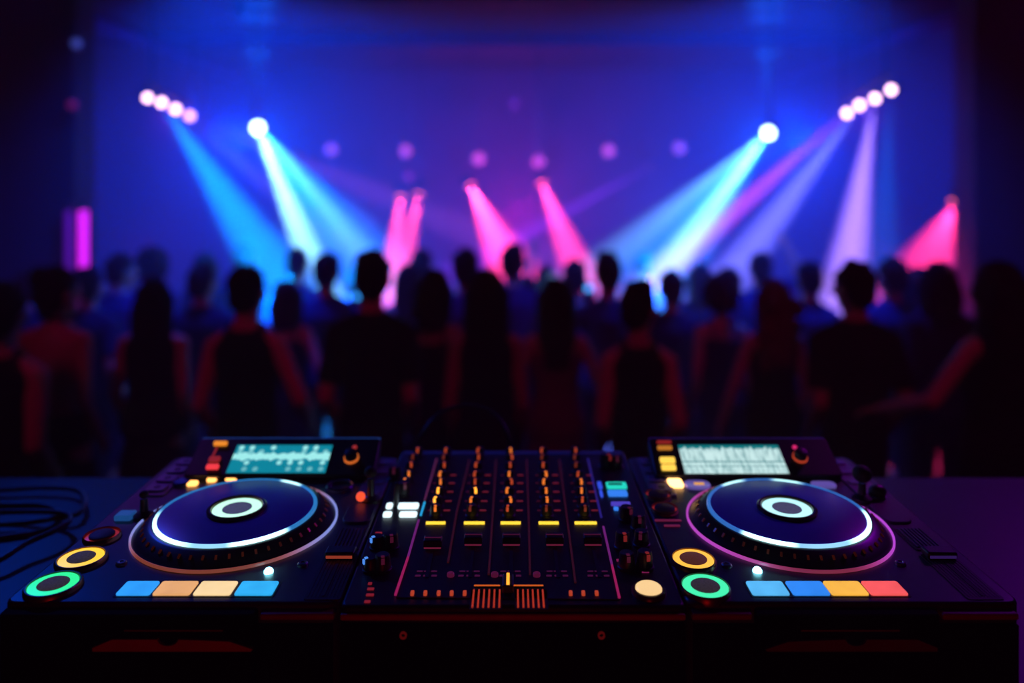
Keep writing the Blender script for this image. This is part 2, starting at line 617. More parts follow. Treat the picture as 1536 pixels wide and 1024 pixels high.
        for (px, py) in ((997, 766), (987, 745)):
            round_button(root, loc(px, py), 'search_button', .0180, .0165, .0135, None, M_DARK, label='flat oval button with dull red rim')
        for (px, py, w) in ((1002, 781, .034), (1008, 789, .02)):
            q = loc(px, py)
            MB().box((q.x, q.y, zt + .0008), (w, .003, .0016)).build('marking_line', G_DPINK, root)
    # ---- pads
    cols = ([('sky_blue', (.03, .36, 1.0)), ('tan', (.85, .42, .16)), ('cream', (1.0, .72, .36)), ('cyan_blue', (.03, .46, .95))] if left else
            [('pale_blue', (.10, .50, .95)), ('deep_blue', (.03, .26, .95)), ('gold', (1.0, .50, .06)), ('coral', (1.0, .11, .11))])
    spans = ((172, 224), (227, 284), (288, 345), (350, 408)) if left else ((1129, 1186), (1190, 1247), (1248, 1305), (1307, 1364))
    bz = [loc(a, 894) for a, b in spans]
    bed = (loc(spans[0][0] - 3, 894).x, loc(spans[-1][1] + 3, 894).x, loc(300, 895.5).y, loc(300, 872.5).y)
    MB().rrect(bed[0], bed[1], bed[2], bed[3], .002, zt - .002, zt + .0006).build('pad_bed', mat('pad_bed', (.02, .006, .006), .3, noise=.2), root)
    for (a, b), (nm, c) in zip(spans, cols):
        y0, y1 = loc(300, 894).y, loc(300, 874).y
        pd = MB().rrect(loc(a, 894).x + .0004, loc(b, 894).x - .0004, y0, y1, .0025, zt - .001, zt + .0025).build(
            'performance_pad', glow('pad_' + nm, c, 1.02, .22, 55, sample=True), root, .0008)
        pd['label'] = nm.replace('_', ' ') + ' lit rectangular pad'
    # ---- small status light, screws
    q = loc(403, 858) if left else loc(1136, 857)
    MB().lathe([(.0052, -.001), (.0050, .002), (.0034, .0042), (1e-5, .005)], q, 20).build('status_light', glow('status_led', (.25, .85, 1.0), 9.0, sample=True), root)
    for (px, py) in (((182, 846), (454, 847)) if left else ((1090, 849), (1351, 846))):
        q = loc(px, py)
        MB().lathe([(.0062, -.001), (.006, .002), (.0045, .0032), (.0028, .0032), (.0022, .0022), (1e-5, .0022)], q, 20).build('screw', M_STEEL, root)
    # ---- tempo slider column on the right
    tx = .144 if left else .1515
    yA, yB = loc(300, 900).y, loc(300, 832).y
    tb = MB().rrect(tx - .019, tx + .019, yA, yB, .003, zt - .001, zt + .0010).build('tempo_slider', M_DARK, root)
    MB().box((tx, (yA + yB) / 2, zt + .0012), (.0035, yB - yA - .012, .0012)).build('slider_slot', M_RUB, tb)
    gr = MB()
    for k in range(9):
        gr.box((tx - .0155 + .00388 * k, (yA + yB) / 2, zt + .0011), (.0007, yB - yA - .008, .0010))
    gr.build('scale_lines', mat('scale_lines', (.03, .03, .05), .4, noise=.1), tb)
    cy = yB - .006
    cap = MB()
    cap.prism([(tx - .017, cy - .009), (tx + .017, cy - .009), (tx + .017, cy + .009), (tx - .017, cy + .009)], zt + .002, zt + .010)
    cap.build('slider_cap', M_BLK, tb, .002)
    MB().box((tx, cy - .0092, zt + .005), (.030, .0012, .003)).build('cap_edge', glow('cap_edge', (.75, .10, .05), .35) if left else glow('cap_edge_violet', (.15, .05, .5), .15), tb)
    # ribbed grip above the slider
    yC, yD = loc(300, 826).y, loc(300, 793).y
    rib = MB().rrect(tx - .017, tx + .017, yC, yD, .003, zt - .001, zt + .0016).build('ribbed_plate', M_BLK, root)
    rb = MB()
    for k in range(7):
        rb.box((tx - .0135 + .0045 * k, (yC + yD) / 2, zt + .0022), (.0022, yD - yC - .008, .0022))
    rb.build('ribs', mat('rib_plastic', (.05, .05, .09), .3, noise=.1), rib)
    # rounded flap, then side strip with buttons
    yE, yF_ = loc(300, 786).y, loc(300, 757).y
    MB().rrect(tx - .019, tx + .017, yE, yF_, .012, zt - .001, zt + .0028).build('rounded_flap', mat('flap_plastic', (.035, .035, .06), .35, noise=.2), root, .001)
    yG, yH = loc(300, 750).y, loc(300, 690).y
    strip = MB().rrect(tx - .016, tx + .020, yG, yH, .010, zt - .001, zt + .0022).build('side_strip', mat('strip_plastic', (.22, .17, .26), .35, noise=.2), root, .001)  # violet tint stands in for pink light reflected by the strips
    for k in range(4):
        yy = yG + .018 + k * (yH - yG - .036) / 3
        MB().rrect(tx - .012, tx + .015, yy - .008, yy + .008, .006, zt + .002, zt + .0042).build('button', mat('strip_button', (.30, .22, .36), .3, noise=.2), strip, .0008)  # same reflected pink light tinted into the buttons
    # ---- left column of slanted buttons
    lx = x0 + .027
    yG, yH = loc(300, 745).y, loc(300, 688).y
    strip = MB().rrect(lx - .015, lx + .020, yG, yH, .006, zt - .001, zt + .0022).build('button_strip', MATS['strip_plastic'], root, .001)
    for k in range(4):
        yy = yG + .022 + k * (yH - yG - .044) / 3
        o = MB()
        o.rrect(lx - .012, lx + .015, yy - .0125, yy + .0125, .007, zt + .002, zt + .005)
        o = o.build('button', MATS['strip_button'], strip, .001)
        MB().lathe([(.0045, .005), (.0045, .0056), (.0025, .0056), (.0025, .005)], (lx + .002, yy, zt), 20, closed=True).build('button_ring', mat('button_ring', (.02, .015, .03), .4, noise=.2), o)
    # left edge small key
    if left:
        q = loc(187, 777)
        MB().rrect(q.x - .010, q.x + .012, q.y - .010, q.y + .010, .003, zt, zt + .007).build('edge_key', mat('edge_key', (.10, .2, .45), .25, noise=.2, emit=(.03, .22, .8), es=.25), root, .002)
        q = loc(216, 778)
    else:
        q = loc(1060, 742)
    # ---- dark lever switches
    def lever(q, h, r, led):
        lv = MB().lathe([(.013, 0), (.013, .004), (.009, .007), (.0055, .009), (.0045, h - r), (1e-5, h - r)], (q.x, q.y, zt), 24).build('toggle_lever', M_BLK, root)
        MB().ellipsoid((q.x, q.y, zt + h), (r, r, r * .9), u=24, w=16).build('lever_ball', M_RUB, lv)
        if led:
            MB().ellipsoid((q.x - .012, q.y - .008, zt + .010), (.0062, .0062, .0062), u=18, w=12).build('lever_light', glow('lever_led', (1.0, .09, .03), 1.1), lv)
    if left:
        lever(loc(556, 752), .040, .0085, True)
        lever(loc(216, 776), .030, .0055, False)
    else:
        lever(loc(1293, 750), .036, .0125, False)
        q = loc(1316, 745)
        MB().ellipsoid((q.x, q.y, zt + .008), (.012, .010, .009), u=20, w=12).build('selector_knob', M_BLK, root)
    # small oval chrome keys below the screen
    if left:
        q = loc(510, 731)
        MB().lathe([(.020, 0), (.020, .003), (.018, .005), (.0155, .0045), (.0155, 0)], q, 36, closed=True).build('oval_key', mat('oval_key', (.2, .25, .4), .2, .8, noise=.2), root)
        q = loc(272, 727)
        MB().lathe([(.012, 0), (.012, .004), (.010, .006), (1e-5, .006)], q, 28).build('oval_key', MATS['oval_key'], root)
        for (px, py, s, nm) in ((288, 727, .008, G_AMB), (318, 721, .0065, G_WHITE), (348, 719, .009, G_AMB)):
            q = loc(px, py)
            MB().rrect(q.x - s, q.x + s, q.y - .006, q.y + .006, .004, zt, zt + .0045).build('mode_light', glow('mode_light_hot', (1.0, .42, .10), 3.0), root, .001)
    else:
        q = loc(1012, 727)
        MB().rrect(q.x - .009, q.x + .011, q.y - .012, q.y + .012, .004, zt, zt + .005).build('mode_light', glow('mode_light_white', (1.0, .50, .16), 4.5), root, .001)
        q = loc(1046, 729)
        ok = MB().rrect(q.x - .018, q.x + .018, q.y - .014, q.y + .014, .012, zt, zt + .004).build('oval_key', mat('pearl_key', (.25, .22, .5), .25, .6, noise=.3, emit=(.20, .14, .6), es=.5), root, .001)
        MB().box((q.x + .002, q.y - .002, zt + .0046), (.014, .006, .001)).build('key_mark', glow('key_mark', (1.0, .45, .08), .8), ok)
        q = loc(1232, 729)
        MB().rrect(q.x - .014, q.x + .020, q.y - .010, q.y + .010, .008, zt, zt + .004).build('oval_key', MATS['pearl_key'], root, .001)

    # ---- tilted screen panel at the rear
    ang = R(26)
    by, bzp = 1.112 - JY, zt - .002
    wid = (.326 if left else .312)
    pcx = (-.475 + -.200) / 2 - jx if left else (.2065 + .480) / 2 - jx
    pw = .275 if left else .272
    P = Matrix.Translation((pcx, by, bzp)) @ Matrix.Rotation(ang, 4, 'X')
    pl = .102
    o_ = P.inverted() @ (Vector((0, 0, CAMZ)) - base)
    b_ = P.inverted() @ (Vector((0, 1, CAMZ - (656.5 - HOR) / F)) - base)
    pl = (o_ + (b_ - o_) * ((.012 - o_.z) / (b_.z - o_.z))).y
    pan = MB().rrect(-pw / 2, pw / 2, 0, pl, .006, -.004, .012, P)
    panel = pan.build('screen_panel', mat('screen_panel', (.010, .010, .016), .35, noise=.2), root, .002)
    sup = MB().prism([(-pw / 2 + .004, .015), (pw / 2 - .004, .015), (pw / 2 - .004, .075), (-pw / 2 + .004, .075)], 0, .012, Matrix.Translation((pcx, by, zt)))
    sup.build('panel_wedge', M_BLK, root)
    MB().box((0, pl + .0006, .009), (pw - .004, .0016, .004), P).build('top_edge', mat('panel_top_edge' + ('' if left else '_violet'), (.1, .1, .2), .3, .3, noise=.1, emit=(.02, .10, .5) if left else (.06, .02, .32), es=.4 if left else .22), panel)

    def onpanel(px, py):
        """intersection of the panel's face with the sight line through a picture point, in panel coordinates"""
        o_ = Vector((0, 0, CAMZ)) - base
        d_ = Vector(((px - 768) / F, 1, -(py - HOR) / F))
        Pi = P.inverted()
        a_, b_ = Pi @ o_, Pi @ (o_ + d_)
        t = (.012 - a_.z) / (b_.z - a_.z)
        return a_ + (b_ - a_) * t

    s0 = onpanel(*((338, 710) if left else (1025, 711)))
    s1 = onpanel(*((502, 668) if left else (1167, 668)))
    sl = onpanel(*((358, 667) if left else (1019, 667)))
    sr = onpanel(*((485, 710) if left else (1183, 711)))
    sx0, sx1 = (s0.x + sl.x) / 2, (s1.x + sr.x) / 2
    me_b = MB().box(((sx0 + sx1) / 2, (s0.y + s1.y) / 2, .0115), (sx1 - sx0 + .004, s1.y - s0.y + .004, .0022), P)
    me_b.build('screen_bezel', M_DARK, panel)
    scr = MB().add([(sx0, s0.y, .0132), (sx1, s0.y, .0132), (sx1, s1.y, .0132), (sx0, s1.y, .0132)], [(0, 1, 2, 3)], P)
    so = scr.build('screen', screen_material('screen_' + ('dots' if left else 'waveform'), 'dots' if left else 'bars'), panel)
    uvl = so.data.uv_layers.new(name='UVMap')
    for i, u in enumerate(((0, 0), (1, 0), (1, 1), (0, 1))):
        uvl.data[i].uv = u
    so['label'] = 'teal screen with dots and a bright waveform' if left else 'pale screen with tall waveform bars'

    def key(px, py, w, h, m, nm, z=.0035, r=.002):
        q = onpanel(px, py)
        return MB().rrect(q.x - w / 2, q.x + w / 2, q.y - h / 2, q.y + h / 2, min(r, h * .45), .011, .012 + z, P).build(nm, m, panel, .0006)

    if left:
        key(331, 666, .020, .007, glow('key_orange', (1.0, .30, .02), .9), 'panel_key')
        key(319, 701, .018, .008, glow('key_red', (1.0, .05, .06), .95), 'panel_key')
        key(322, 690, .016, .010, G_DRED, 'panel_key')
        key(323, 676, .003, .022, G_DRED, 'panel_marking', z=.0008, r=.001)
        kq = onpanel(527, 687)
        k1 = onpanel(532, 671)
    else:
        key(997, 672.5, .022, .006, glow('key_amber_dim', (1.0, .35, .04), .5), 'panel_key')
        key(996, 664, .022, .004, G_DRED, 'panel_key')
        key(1001, 691, .022, .010, glow('key_yellow', (1.0, .62, .08), 1.2), 'panel_key')
        key(1003, 702, .021, .009, glow('key_yellow', (1.0, .62, .08), 1.2), 'panel_key')
        kq = onpanel(1200, 686)
        k1 = onpanel(1192, 671)
    kb = MB().lathe([(.0095, .011), (.0095, .016), (.0085, .024), (.006, .025), (1e-5, .025)], (kq.x, kq.y, 0), 28, P).build('browse_knob', M_BLK, panel)
    MB().lathe([(.0108, .011), (.0108, .0145), (.0092, .0145), (.0092, .011)], (kq.x, kq.y, 0), 28, P, closed=True).build('knob_light', glow('knob_amber', (1.0, .20, .03), .8) if left else glow('knob_red', (.8, .08, .03), .6), panel)
    MB().ellipsoid((k1.x, k1.y, .0125), (.0036, .0036, .0025), P, 14, 8).build('panel_light', glow('panel_light_red', (.7, .05, .04), .5) if left else glow('panel_light_pink', (1.0, .03, .22), .8), panel)
    return root


make_player(-1)
make_player(1)

# ================================================================== MIXER
mixer = thing('mixer', 'five-channel mixer between the two media players, row of yellow light bars across it', 'mixer', (0, JY, TABLE))
MBASE = Vector((0, JY, TABLE))
ZT = DECK - TABLE


def ml(px, py, dz=0.0):
    return D(px, py, dz) - MBASE


MB().rrect(-.1765, .1785, .786 - JY, 1.232 - JY, .008, .008, ZT).build('chassis', M_BLK, mixer, .003)
MB().box((.001, .784 - JY, ZT - .0095), (.353, .006, .0065)).build('front_trim', mat('mixer_trim_redlit', (.40, .02, .02), .45, noise=.2), mixer, .002)  # red light along the front edge put into the trim's base colour
MB().box((.001, .7845 - JY, .046), (.353, .006, .074)).build('front_panel', M_FRONT, mixer, .002)  # near-black sheet added to keep the mixer front dark in red light
for x in (-.14, .14):
    for y in (-.15, .21):
        MB().lathe([(.014, 0), (.016, .004), (.016, .01)], (x, y, 0), 16).build('rubber_foot', M_RUB, mixer)
MB().box((.001, 1.222 - JY, ZT + .0004), (.345, .010, .0012)).build('rear_edge', mat('mixer_rear_edge', (.03, .03, .06), .3, noise=.1, emit=(.01, .02, .3), es=.15), mixer)
for px in (605, 902):
    q = Vector(((px - 768) * .781 / F, .7815 - JY, CAMZ - (952 - HOR) * .781 / F - TABLE))
    M = Matrix.Translation(q) @ Matrix.Rotation(R(90), 4, 'X')
    o = MB().lathe([(.0036, 0), (.0036, .0025), (.0022, .0025), (.0022, 0)], (0, 0, 0), 20, M, closed=True).build('socket', mat('socket_ring', (.3, .03, .03), .4, .5, noise=.2, emit=(.5, .02, .02), es=.10), mixer)

# raised channel panel
pa, pb_, pc, pd = ml(594, 897), ml(930, 900), ml(880, 686), ml(655, 686)
MB().prism([(pa.x, pa.y), (pb_.x, pb_.y), (pb_.x, pd.y), (pa.x, pd.y)], ZT - .001, ZT + .0012).build('channel_panel', mat('channel_panel', (.004, .004, .006), .5, noise=.3, nscale=80), mixer)


def strip_line(pts, m, nm, w=.0012):
    b = MB()
    for (a, c) in zip(pts[:-1], pts[1:]):
        p0, p1 = ml(*a), ml(*c)
        d = (p1 - p0)
        n = Vector((-d.y, d.x, 0)).normalized() * w
        b.add([p0 - n + Vector((0, 0, .0012)), p1 - n + Vector((0, 0, .0012)), p1 + n + Vector((0, 0, .0012)), p0 + n + Vector((0, 0, .0012)),
               p0 - n + Vector((0, 0, .003)), p1 - n + Vector((0, 0, .003)), p1 + n + Vector((0, 0, .003)), p0 + n + Vector((0, 0, .003))],
              [(3, 2, 1, 0), (4, 5, 6, 7), (0, 1, 5, 4), (1, 2, 6, 5), (2, 3, 7, 6), (3, 0, 4, 7)])
    return b.build(nm, m, mixer)


G_VLINE = glow('violet_line', (.32, .03, .34), .40)
G_CLINE = glow('cyan_line', (.02, .40, .80), .9)
G_DIV = glow('divider_line', (.24, .03, .05), .09)
G_BLINE = glow('blue_line', (.05, .03, .45), .35)
strip_line([(593, 895), (612, 838)], glow('pink_line', (.55, .02, .16), .5), 'panel_edge')
strip_line([(612, 838), (628, 782)], G_VLINE, 'panel_edge')
strip_line([(631, 775), (637, 755)], G_CLINE, 'panel_edge')
strip_line([(637, 752), (655, 690)], glow('mauve_line', (.30, .05, .20), .25), 'panel_edge')
strip_line([(929, 899), (918, 850)], glow('pink_line', (.55, .02, .16), .5), 'panel_edge')
strip_line([(918, 850), (905, 792)], G_VLINE, 'panel_edge')
strip_line([(902, 778), (882, 690)], G_BLINE, 'panel_edge')
strip_line([(672, 846), (685, 770), (704, 692)], G_DIV, 'divider')
strip_line([(733, 864), (739, 775), (744, 692)], G_DIV, 'divider')
strip_line([(795, 864), (793, 775), (790, 692)], G_DIV, 'divider')
strip_line([(863, 876), (852, 790), (839, 692)], G_DIV, 'divider')

# channel light bars
for (a, b) in ((639, 668), (696, 727), (751, 781), (808, 838), (862, 895)):
    p0, p1 = ml(a, 786.5), ml(b, 786.5)
    MB().box(((p0.x + p1.x) / 2, p0.y, ZT + .002), (p1.x - p0.x, .0048, .0024)).build('channel_light_bar', G_BAR, mixer, .0004)

# knobs: one of each kind, then copies
def knob_proto(r, h, m_pt, m_body=M_BLK):
    b = MB().lathe([(r * 1.12, 0), (r * 1.12, h * .15), (r, h * .2), (r * .86, h * .92), (r * .75, h), (1e-5, h)], (0, 0, 0), 24)
    ob = b.mesh('knob')
    ob.materials.append(m_body)
    ob.polygons.foreach_set('use_smooth', [True] * len(ob.polygons))
    ob.set_sharp_from_angle(angle=R(40))
    p = MB()
    p.box((0, -r * .62, h + .0002), (r * .40, r * .40, .0012))
    p.box((0, -r * .97, h * .78), (r * .40, .0016, h * .34))
    pm = p.mesh('pointer')
    pm.materials.append(m_pt)
    return ob, pm


def put_knob(proto, q, rot, parent=mixer, name='knob'):
    o = bpy.data.objects.new(name, proto[0])
    C.objects.link(o)
    o.parent = parent
    o.location = q
    o.rotation_euler = (0, 0, rot)
    if proto[1] is not None:
        p = bpy.data.objects.new('pointer', proto[1])
        C.objects.link(p)
        p.parent = o
    return o


PK = {k: knob_proto(.0076, .015, glow('pointer_' + k, c, s)) for k, c, s in (
    ('hot', (1.0, .36, .03), 2.2), ('orange', (1.0, .22, .03), .95), ('red', (1.0, .12, .04), .45), ('dim', (.7, .09, .05), .20))}
rows = [682, 695, 707, 721, 732.5, 746, 760, 773]
cols_ = [(671, 654), (720.5, 708), (765.5, 763), (814, 820), (862, 876)]
bright = [['red', 'dim', 'red', 'orange', 'orange', 'hot', 'hot', 'orange'],
          ['red', 'red', 'red', 'red', 'red', 'hot', 'orange', 'dim'],
          ['orange', 'red', 'red', 'orange', 'red', 'orange', 'orange', 'red'],
          ['red', 'dim', 'red', 'orange', 'orange', 'orange', 'orange', 'dim'],
          ['red', 'dim', 'dim', 'red', 'orange', 'orange', 'red', 'dim']]
for ci, (xa, xb) in enumerate(cols_):
    for ri, py in enumerate(rows):
        Ya, Yb = 506 / (682 - HOR), 506 / (773 - HOR)
        Y = 506 / (py - HOR) if ri else 1.205
        t = (Y - Ya) / (Yb - Ya)
        X = ((xa - 768) * Ya * (1 - t) + (xb - 768) * Yb * t) / F
        q = Vector((X, Y - .004, DECK + .0012)) - MBASE
        put_knob(PK[bright[ci][ri]], q, random.uniform(-.5, .5))
for px, py, k in ((628, 683, 'red'), (621, 695, 'dim'), (616, 707, 'red'), (613, 721, 'orange'), (609, 732, 'orange')):
    q = ml(px, py)
    if py < 690:
        q.y = 1.205 - JY
    put_knob(PK[k], q, random.uniform(-.4, .4))
# printed dashes beside the knobs
dash = MB()
dash2 = MB()
for ci, (xa, xb) in enumerate(cols_):
    for ri, py in enumerate((714, 726, 739, 753, 767)):
        t = (py - 682) / (773 - 682)
        px = xa + (xb - xa) * t
        p = ml(px + 15 + ci * .5, py)
        dash.box((p.x, p.y, ZT + .0017), (.0085, .0022, .001))
        p = ml(px - 11, py)
        dash2.box((p.x, p.y, ZT + .0017), (.0045, .0018, .001))
dash.build('scale_marks', glow('scale_mark', (.42, .03, .07), .30), mixer)
dash2.build('fine_marks', glow('fine_mark', (.25, .02, .08), .16), mixer)

# channel faders
for ci, (xt, xb) in enumerate(((634, 627), (694, 690), (752, 750), (814, 822), (870, 884))):
    ps, pe = ml(xt + 16, 806), ml(xb + 16, 868)
    xm = (ps.x + pe.x) / 2
    fd = MB().box((xm, (ps.y + pe.y) / 2, ZT + .0014), (.0042, ps.y - pe.y, .0012)).build('channel_fader', M_RUB, mixer)
    yy = pe.y + (ps.y - pe.y) * (.80 if ci else .72)
    cap = MB()
    cap.prism([(xm - .011, yy - .0075), (xm + .011, yy - .0075), (xm + .011, yy + .0075), (xm - .011, yy + .0075)], ZT + .003, ZT + .0125)
    cap.build('fader_cap', M_BLK, fd, .0018)
    MB().box((xm, yy - .0078, ZT + .0040), (.020, .001, .0014)).build('cap_line', glow('fader_line', (.40, .03, .10), .30), fd)
    MB().box((xm, yy, ZT + .0128), (.020, .0014, .001)).build('cap_line', glow('fader_line_dim', (.3, .03, .14), .14), fd)
    # small dim legends by the fader foot
    lg = MB()
    yb = pe.y + .004
    for k in range(3):
        lg.box((xm - .010 + .009 * k, yb, ZT + .0015), (.006, .0028, .0008))
        lg.box((xm - .009 + .008 * k, yb + .0095, ZT + .0015), (.0065, .0016, .0008))
    lg.build('legend_marks', glow('legend_mark', (.20, .02, .14), .22), mixer)
for px in (676, 742, 805):
    q = ml(px, 865)
    MB().lathe([(.0042, 0), (.004, .004), (.003, .005), (1e-5, .005)], q, 16).build('small_button', glow('small_button_pink', (.42, .03, .16), .15), mixer)

# crossfader with lit handle and ribbed plates
p0, p1 = ml(711, 881), ml(816, 881)
cf = MB().box(((p0.x + p1.x) / 2, p0.y, ZT + .0014), (p1.x - p0.x, .004, .0012)).build('crossfader', M_RUB, mixer)
for a, b in ((711, 750), (768, 815)):
    u, v = ml(a, 881), ml(b, 881)
    MB().box(((u.x + v.x) / 2, u.y, ZT + .0022), (v.x - u.x, .0016, .001)).build('slot_light', glow('slot_orange', (1.0, .16, .02), .6), cf)
u = ml(762, 884)
MB().prism([(u.x - .006, u.y - .0125), (u.x + .006, u.y - .0125), (u.x + .006, u.y + .0125), (u.x - .006, u.y + .0125)], ZT + .002, ZT + .011).build('crossfader_cap', M_BLK, cf, .0015)
MB().box((u.x, u.y, ZT + .0116), (.0032, .022, .0014)).build('cap_light', glow('crossfader_orange', (1.0, .36, .03), 1.6), cf)
for xs in ((709, 717, 725, 733, 741, 749), (777, 785, 792.5, 800, 808, 815.5)):
    u, v = ml(xs[0] - 2, 914), ml(xs[-1] + 2, 887)
    pl_ = MB().box(((u.x + v.x) / 2, (u.y + v.y) / 2, ZT + .0006), (v.x - u.x + .004, v.y - u.y + .003, .0012)).build('grip_plate', M_DARK, mixer)
    rr = MB()
    for x in xs:
        e, g = ml(x, 913), ml(768 + (x - 768) * .975, 887)
        rr.box(((e.x + g.x) / 2, (e.y + g.y) / 2, ZT + .0018), (.0017, g.y - e.y, .0016))
    rr.build('grip_ribs', G_LINE, pl_)
for px in (618.5, 638, 658, 677.5, 697, 856, 875, 895):
    q = ml(px, 893)
    MB().rrect(q.x - .0018, q.x + .0018, q.y - .003, q.y + .003, .001, ZT, ZT + .004).build('small_light', glow('small_light_orange', (.75, .08, .03), .55), mixer)

# big cream button
q = ml(973, 889)
o = MB().lathe([(.0185, -.002), (.0185, .003), (.017, .005), (.0145, .005), (.014, .002), (.014, -.002)], q, 40, closed=True).build('round_button', mat('button_collar', (.05, .02, .02), .3, noise=.2), mixer)
MB().lathe([(.0138, -.002), (.0138, .006), (.0125, .0072), (1e-5, .0075)], q, 40).build('button_cap', glow('cream_button', (1.0, .66, .30), 1.0, .06, 300, sample=True), o)
# white quad buttons at left
wb = glow('white_button', (.72, .93, 1.0), 1.5, sample=True)
for (xa, xb, ya, yb) in ((578, 587.5, 764, 757), (596, 627, 764, 757), (573.5, 586.5, 776.5, 770), (598, 624.5, 776.5, 770)):
    p0, p1 = ml(xa, ya), ml(xb, yb)
    p1.x = ml(xb, ya).x
    MB().rrect(p0.x, p1.x, p0.y, p1.y, .0035, ZT, ZT + .0035).build('lit_button', wb, mixer, .0008)
# green and blue lit buttons at right
for (xa, xb, ya, yb, m) in ((911, 941, 733.5, 726, glow('teal_button', (.02, .80, .62), .9)), (913, 942, 745, 738, glow('blue_button', (.04, .25, 1.0), .9)),
                           (917, 946, 759, 755.5, glow('indigo_button', (.12, .08, .8), .6)), (921, 928, 766, 763, glow('blue_button', (.04, .25, 1.0), .9)), (938, 947, 766, 763, glow('blue_button', (.04, .25, 1.0), .9)),
                           (898, 904, 734, 725, glow('deep_blue_button', (.04, .10, .9), .8)), (901, 905, 746, 738, glow('deep_blue_button', (.04, .10, .9), .8))):
    p0, p1 = ml(xa, ya), ml(xb, yb)
    p1.x = ml(xb, ya).x
    b = MB().rrect(p0.x, p1.x, p0.y, p1.y, min(.002, (p1.y - p0.y) * .4), ZT, ZT + .0035).build('lit_button', m, mixer, .0005)
    if ya == 733.5:
        MB().box(((p0.x + p1.x) / 2 - .002, (p0.y + p1.y) / 2, ZT + .0038), ((p1.x - p0.x) * .7, (p1.y - p0.y) * .28, .001)).build('button_slot', M_DARK, b)
# rotary controls on both sides
SK = knob_proto(.0085, .015, glow('side_pointer', (.08, .28, .9), .9))
SK2 = knob_proto(.0095, .020, glow('side_pointer_red', (.7, .05, .05), .22))
SK3 = knob_proto(.0095, .018, glow('side_pointer_dim', (.35, .03, .12), .13))
for (px, py, pr, rt) in ((566, 822, SK, -.9), (556, 855, SK, -1.0), (586, 822, SK3, .3), (574, 855, SK3, .2), (592, 718, SK3, 0), (606, 742, SK3, .3)):
    put_knob(pr, ml(px, py), rt, name='side_knob')
for (px, py, pr, rt) in ((934, 822, SK2, .2), (940, 852, SK3, .1), (962, 818, SK3, -.3), (967, 852, SK2, .3), (940, 780, SK3, .5), (958, 793, SK3, 0), (908, 700, SK2, .8), (925, 700, SK3, 0)):
    put_knob(pr, ml(px, py), rt, name='side_knob')
lm = MB()
for (px, py, w) in ((555, 876, .004), (556, 884, .007), (555, 893, .008), (551, 903, .006), (568, 800, .008)):
    q = ml(px, py)
    lm.box((q.x, q.y, ZT + .0008), (w, .0035, .0012))
lm.build('level_marks', glow('level_mark', (.60, .03, .06), .30), mixer)
lm = MB()
for (px, py, w) in ((938, 856, .005), (930, 841, .008), (968, 858, .008), (963, 845, .004)):
    q = ml(px, py)
    lm.box((q.x, q.y, ZT + .0008), (w, .004, .0012))
lm.build('level_marks', glow('level_mark_pink', (.50, .03, .20), .30), mixer)
# tall thin stalk at the left rear (cable plug and lead go up behind)
q = ml(590, 770)
MB().capsule((q.x, q.y + .02, ZT), (q.x + .002, q.y + .02, ZT + .030), .004, .0035).build('toggle_switch', M_BLK, mixer)


# ================================================================== CABLES
def smooth_path(pts, n=10):
    pts = [Vector(p) for p in pts]
    out = []
    P_ = [pts[0]] + pts + [pts[-1]]
    for i in range(1, len(P_) - 2):
        a, b, c, d = P_[i - 1], P_[i], P_[i + 1], P_[i + 2]
        for k in range(n):
            t = k / n
            out.append(.5 * ((2 * b) + (c - a) * t + (2 * a - 5 * b + 4 * c - d) * t * t + (3 * b - a - 3 * c + d) * t ** 3))
    out.append(pts[-1])
    return out


def T(px, py, up=0.0):
    h = CAMZ - TABLE - up
    Y = F * h / (py - HOR)
    return Vector(((px - 768) * Y / F, Y, TABLE + up))


M_CAB = mat('cable_rubber', (.012, .010, .012), .35, noise=.2, nscale=200)
r = .0042
for pts, lab in (
    ([(-60, 752), (0, 757), (60, 757), (88, 768), (84, 786), (55, 798), (0, 806), (-60, 812)], 'black cable making a round loop at the left table edge, red glint on its bend'),
    ([(-60, 742), (0, 740), (70, 738), (115, 743), (127, 760), (118, 778), (90, 784), (30, 790), (-60, 793)], 'black cable with the widest loop, passing behind the looped one on the left table'),
    ([(-60, 870), (0, 853), (40, 832), (80, 816), (104, 800), (95, 786), (40, 779), (-60, 776)], 'black cable curving away towards the front left corner of the table'),
):
    path = smooth_path([T(a, b, r) for a, b in pts])
    rise = {'round': 0.0, 'widest': .0095, 'curving': .019}[[k for k in ('round', 'widest', 'curving') if k in lab][0]]
    for i, p in enumerate(path):
        p.z += rise * math.sin(PI * i / (len(path) - 1)) ** .5 if i else 0
    tag(MB().tube(path, r, 10).build('cable', M_CAB), lab, 'cable', 'cables on the left of the table')
pc_ = [(600, 1.225, 1.70), (632, 1.25, 1.765), (660, 1.28, 1.790), (700, 1.30, 1.796), (740, 1.29, 1.785), (765, 1.265, 1.745), (775, 1.25, 1.655)]
path = smooth_path([Vector(((px - 768) * Y / F, Y + .02, z)) for px, Y, z in pc_])
tag(MB().tube(path, .003, 10).build('cable', M_CAB), 'thin black cable arching up behind the mixer', 'cable')

